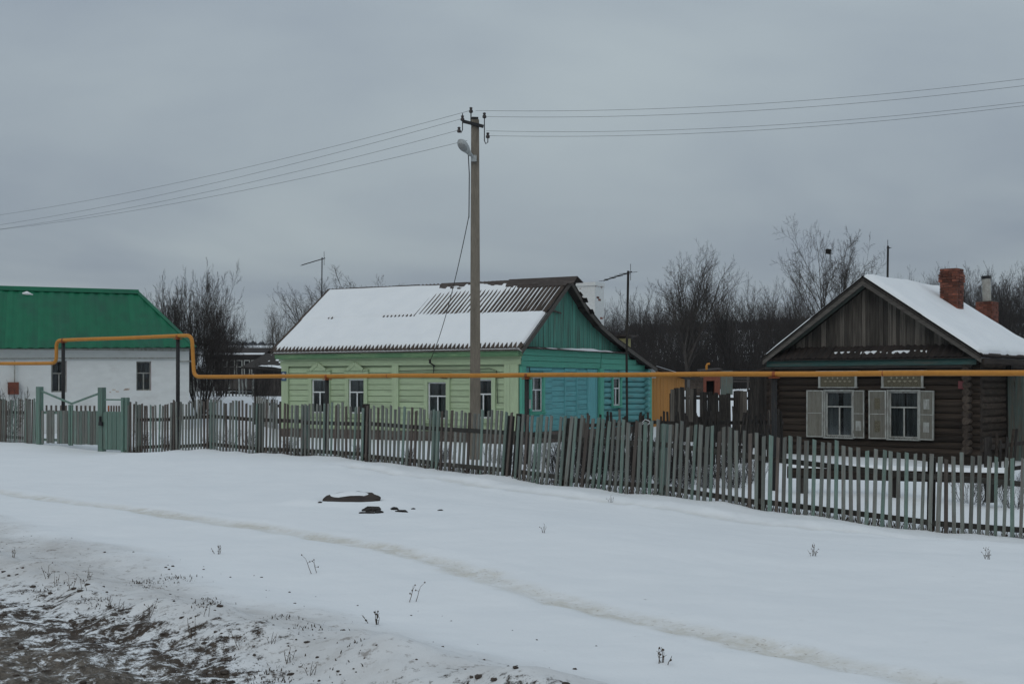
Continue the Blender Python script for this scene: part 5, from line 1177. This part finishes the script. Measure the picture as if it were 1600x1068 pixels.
for px, py in [(490, 895), (585, 975), (645, 940), (848, 832), (1037, 1035), (1272, 868), (340, 865), (955, 778), (1543, 872)]:
    x, Y = ground_at(px, py); o = put('dry_weed', random.choice(WM), 'weed', None, (x, Y, gz(x, Y)), (0, 0, U(0, 6)), (U(.7, 1.0),)*3)
    tag(o, 'lone dry weed stalk standing in the clean snow of the lane', 'weed', 'weeds in the clean snow')
# dead grass: along the fence foot, at the road edge
dg = MB(); random.seed(3)
def blade(x, y, z, h, w=.006):
    a = U(0, 6.28); lx, ly = U(-.6, .6)*h, U(-.6, .6)*h; c, s_ = math.cos(a)*w, math.sin(a)*w
    o = len(dg.v); dg.v += [(x-c, y-s_, z), (x+c, y+s_, z), (x+lx*.5+c*.7, y+ly*.5+s_*.7, z+h*.7), (x+lx*.5-c*.7, y+ly*.5-s_*.7, z+h*.7), (x+lx, y+ly, z+h)]; dg.f += [(o, o+1, o+2, o+3), (o+3, o+2, o+4)]
for (a, b) in zip(F[3:-1], F[4:]):
    for k in range(int(math.hypot(b[0]-a[0], b[1]-a[1])*130)):
        t = U(0, 1); x = a[0]+(b[0]-a[0])*t; y = a[1]+(b[1]-a[1])*t
        if fbm(x*.9, y*.9, 6, 3) < .36: continue
        x += U(-.10, .10); y += U(-.06, .10); dg_z = a[2]+(b[2]-a[2])*t
        blade(x, y, dg_z-.02, U(.06, .22), .007)
n0 = len(dg.f)
cent = [ground_at(px, py) for px, py in ((225, 910), (230, 918), (290, 905), (320, 945), (330, 940), (440, 965), (490, 985), (540, 1020), (135, 940), (150, 950), (430, 1058), (440, 1050), (255, 905), (60, 925), (415, 1062), (350, 1040))]
for cx, cy in cent:
    r = U(.05, .13)
    for k in range(46):
        x, y = cx+random.gauss(0, r*.7), cy+random.gauss(0, r*1.3); blade(x, y, gz(x, y)-.01, U(.008, .035), .005)
tag(obj('dead_grass', dg, 'straw'), 'dead brown grass along the fence foot and road edge', None, kind='stuff')
# clods of frozen mud and lumps of dirty ice on the road edge
def scatter(name, mat, n, qa, qb, r0, r1, lab, seed):
    random.seed(seed); M = MB(); xs = []; 
    while len(xs) < n:
        q = U(qa, qb); x = U(-7.5, .6); xs.append((x, q-x))
    zz = surf(np.array([a for a, b in xs]), np.array([b for a, b in xs]))[0]
    for i, (x, y) in enumerate(xs):
        if y < 6.2: continue
        r = r0+(r1-r0)*random.random()**3; l = lump(r, U(.8, 1.5), U(.7, 1.2), U(.4, .7), i); a = U(0, 6.28); ca, sa = math.cos(a), math.sin(a)
        M.poly([(x+p[0]*ca-p[1]*sa, y+p[0]*sa+p[1]*ca, zz[i]+p[2]+r*.1) for p in l.v], l.f)
    tag(obj(name, M, mat, smooth=True), lab, None, kind='stuff')
scatter('mud_clods', 'clod', 520, 4.4, 7.0, .006, .030, 'frozen mud clods along the road edge', 41)
scatter('mud_clods', 'clod', 110, 7.0, 9.2, .004, .016, 'scattered mud crumbs on the grimy snow bank', 42)
scatter('ice_lumps', 'ice_lump', 50, 4.2, 6.6, .008, .026, 'lumps of dirty packed snow on the road edge', 43)

# ------------------------------------------------------------------ distant forest on the hills
ff = MB(); random.seed(12)
NF = 16000; xs = np.array([U(-1, 1) for _ in range(NF)]); ys = np.array([U(860, 1200) for _ in range(NF)]); xs = xs*ys*.62
zz = base_z(xs, ys); msk = fbm(xs/170, ys/60, 77, 3)+.40*sstep(975, 1050, ys)+.25*sstep(0, 150, xs)
for x, y, z, mm in zip(xs, ys, zz, msk):
    if mm < .60: continue
    h = U(5, 8); w = U(3, 5); n = 5; o = len(ff.v)
    for j, (f, g_) in enumerate(((0, .6), (.45, 1), (.8, .6))):
        for i in range(n): a = 2*math.pi*i/n+j*.5; rr = w*g_*U(.7, 1.2); ff.v.append((x+rr*math.cos(a), y+rr*math.sin(a), z-1+h*f*U(.9, 1.1)))
    ff.v.append((x+U(-1, 1), y, z+h))
    for j in range(2):
        for i in range(n): ff.f.append((o+j*n+i, o+j*n+(i+1) % n, o+(j+1)*n+(i+1) % n, o+(j+1)*n+i))
    for i in range(n): ff.f.append((o+2*n+i, o+2*n+(i+1) % n, o+3*n))
tag(obj('distant_forest', ff, 'far_forest'), 'dark distant forest along the crest of the snowy hills', None, kind='stuff')
# ------------------------------------------------------------------ haze
def haze():
    m = bpy.data.materials.new('haze'); m.use_nodes = True; nt = m.node_tree; nt.nodes.clear()
    o = nt.nodes.new('ShaderNodeOutputMaterial'); v = nt.nodes.new('ShaderNodeVolumePrincipled')
    v.inputs['Color'].default_value = (.80, .86, .95, 1); v.inputs['Density'].default_value = .00016; v.inputs['Anisotropy'].default_value = .0
    nt.links.new(v.outputs[0], o.inputs['Volume']); MATS['haze'] = m
    h = obj('haze', MB().box(-2600, 2600, -1400, 2650, -6, 90), 'haze'); tag(h, 'thin cold haze over the valley', None, kind='stuff')
haze()
print('objects', len(bpy.data.objects), 'tris', sum(len(me.polygons) for me in bpy.data.meshes))
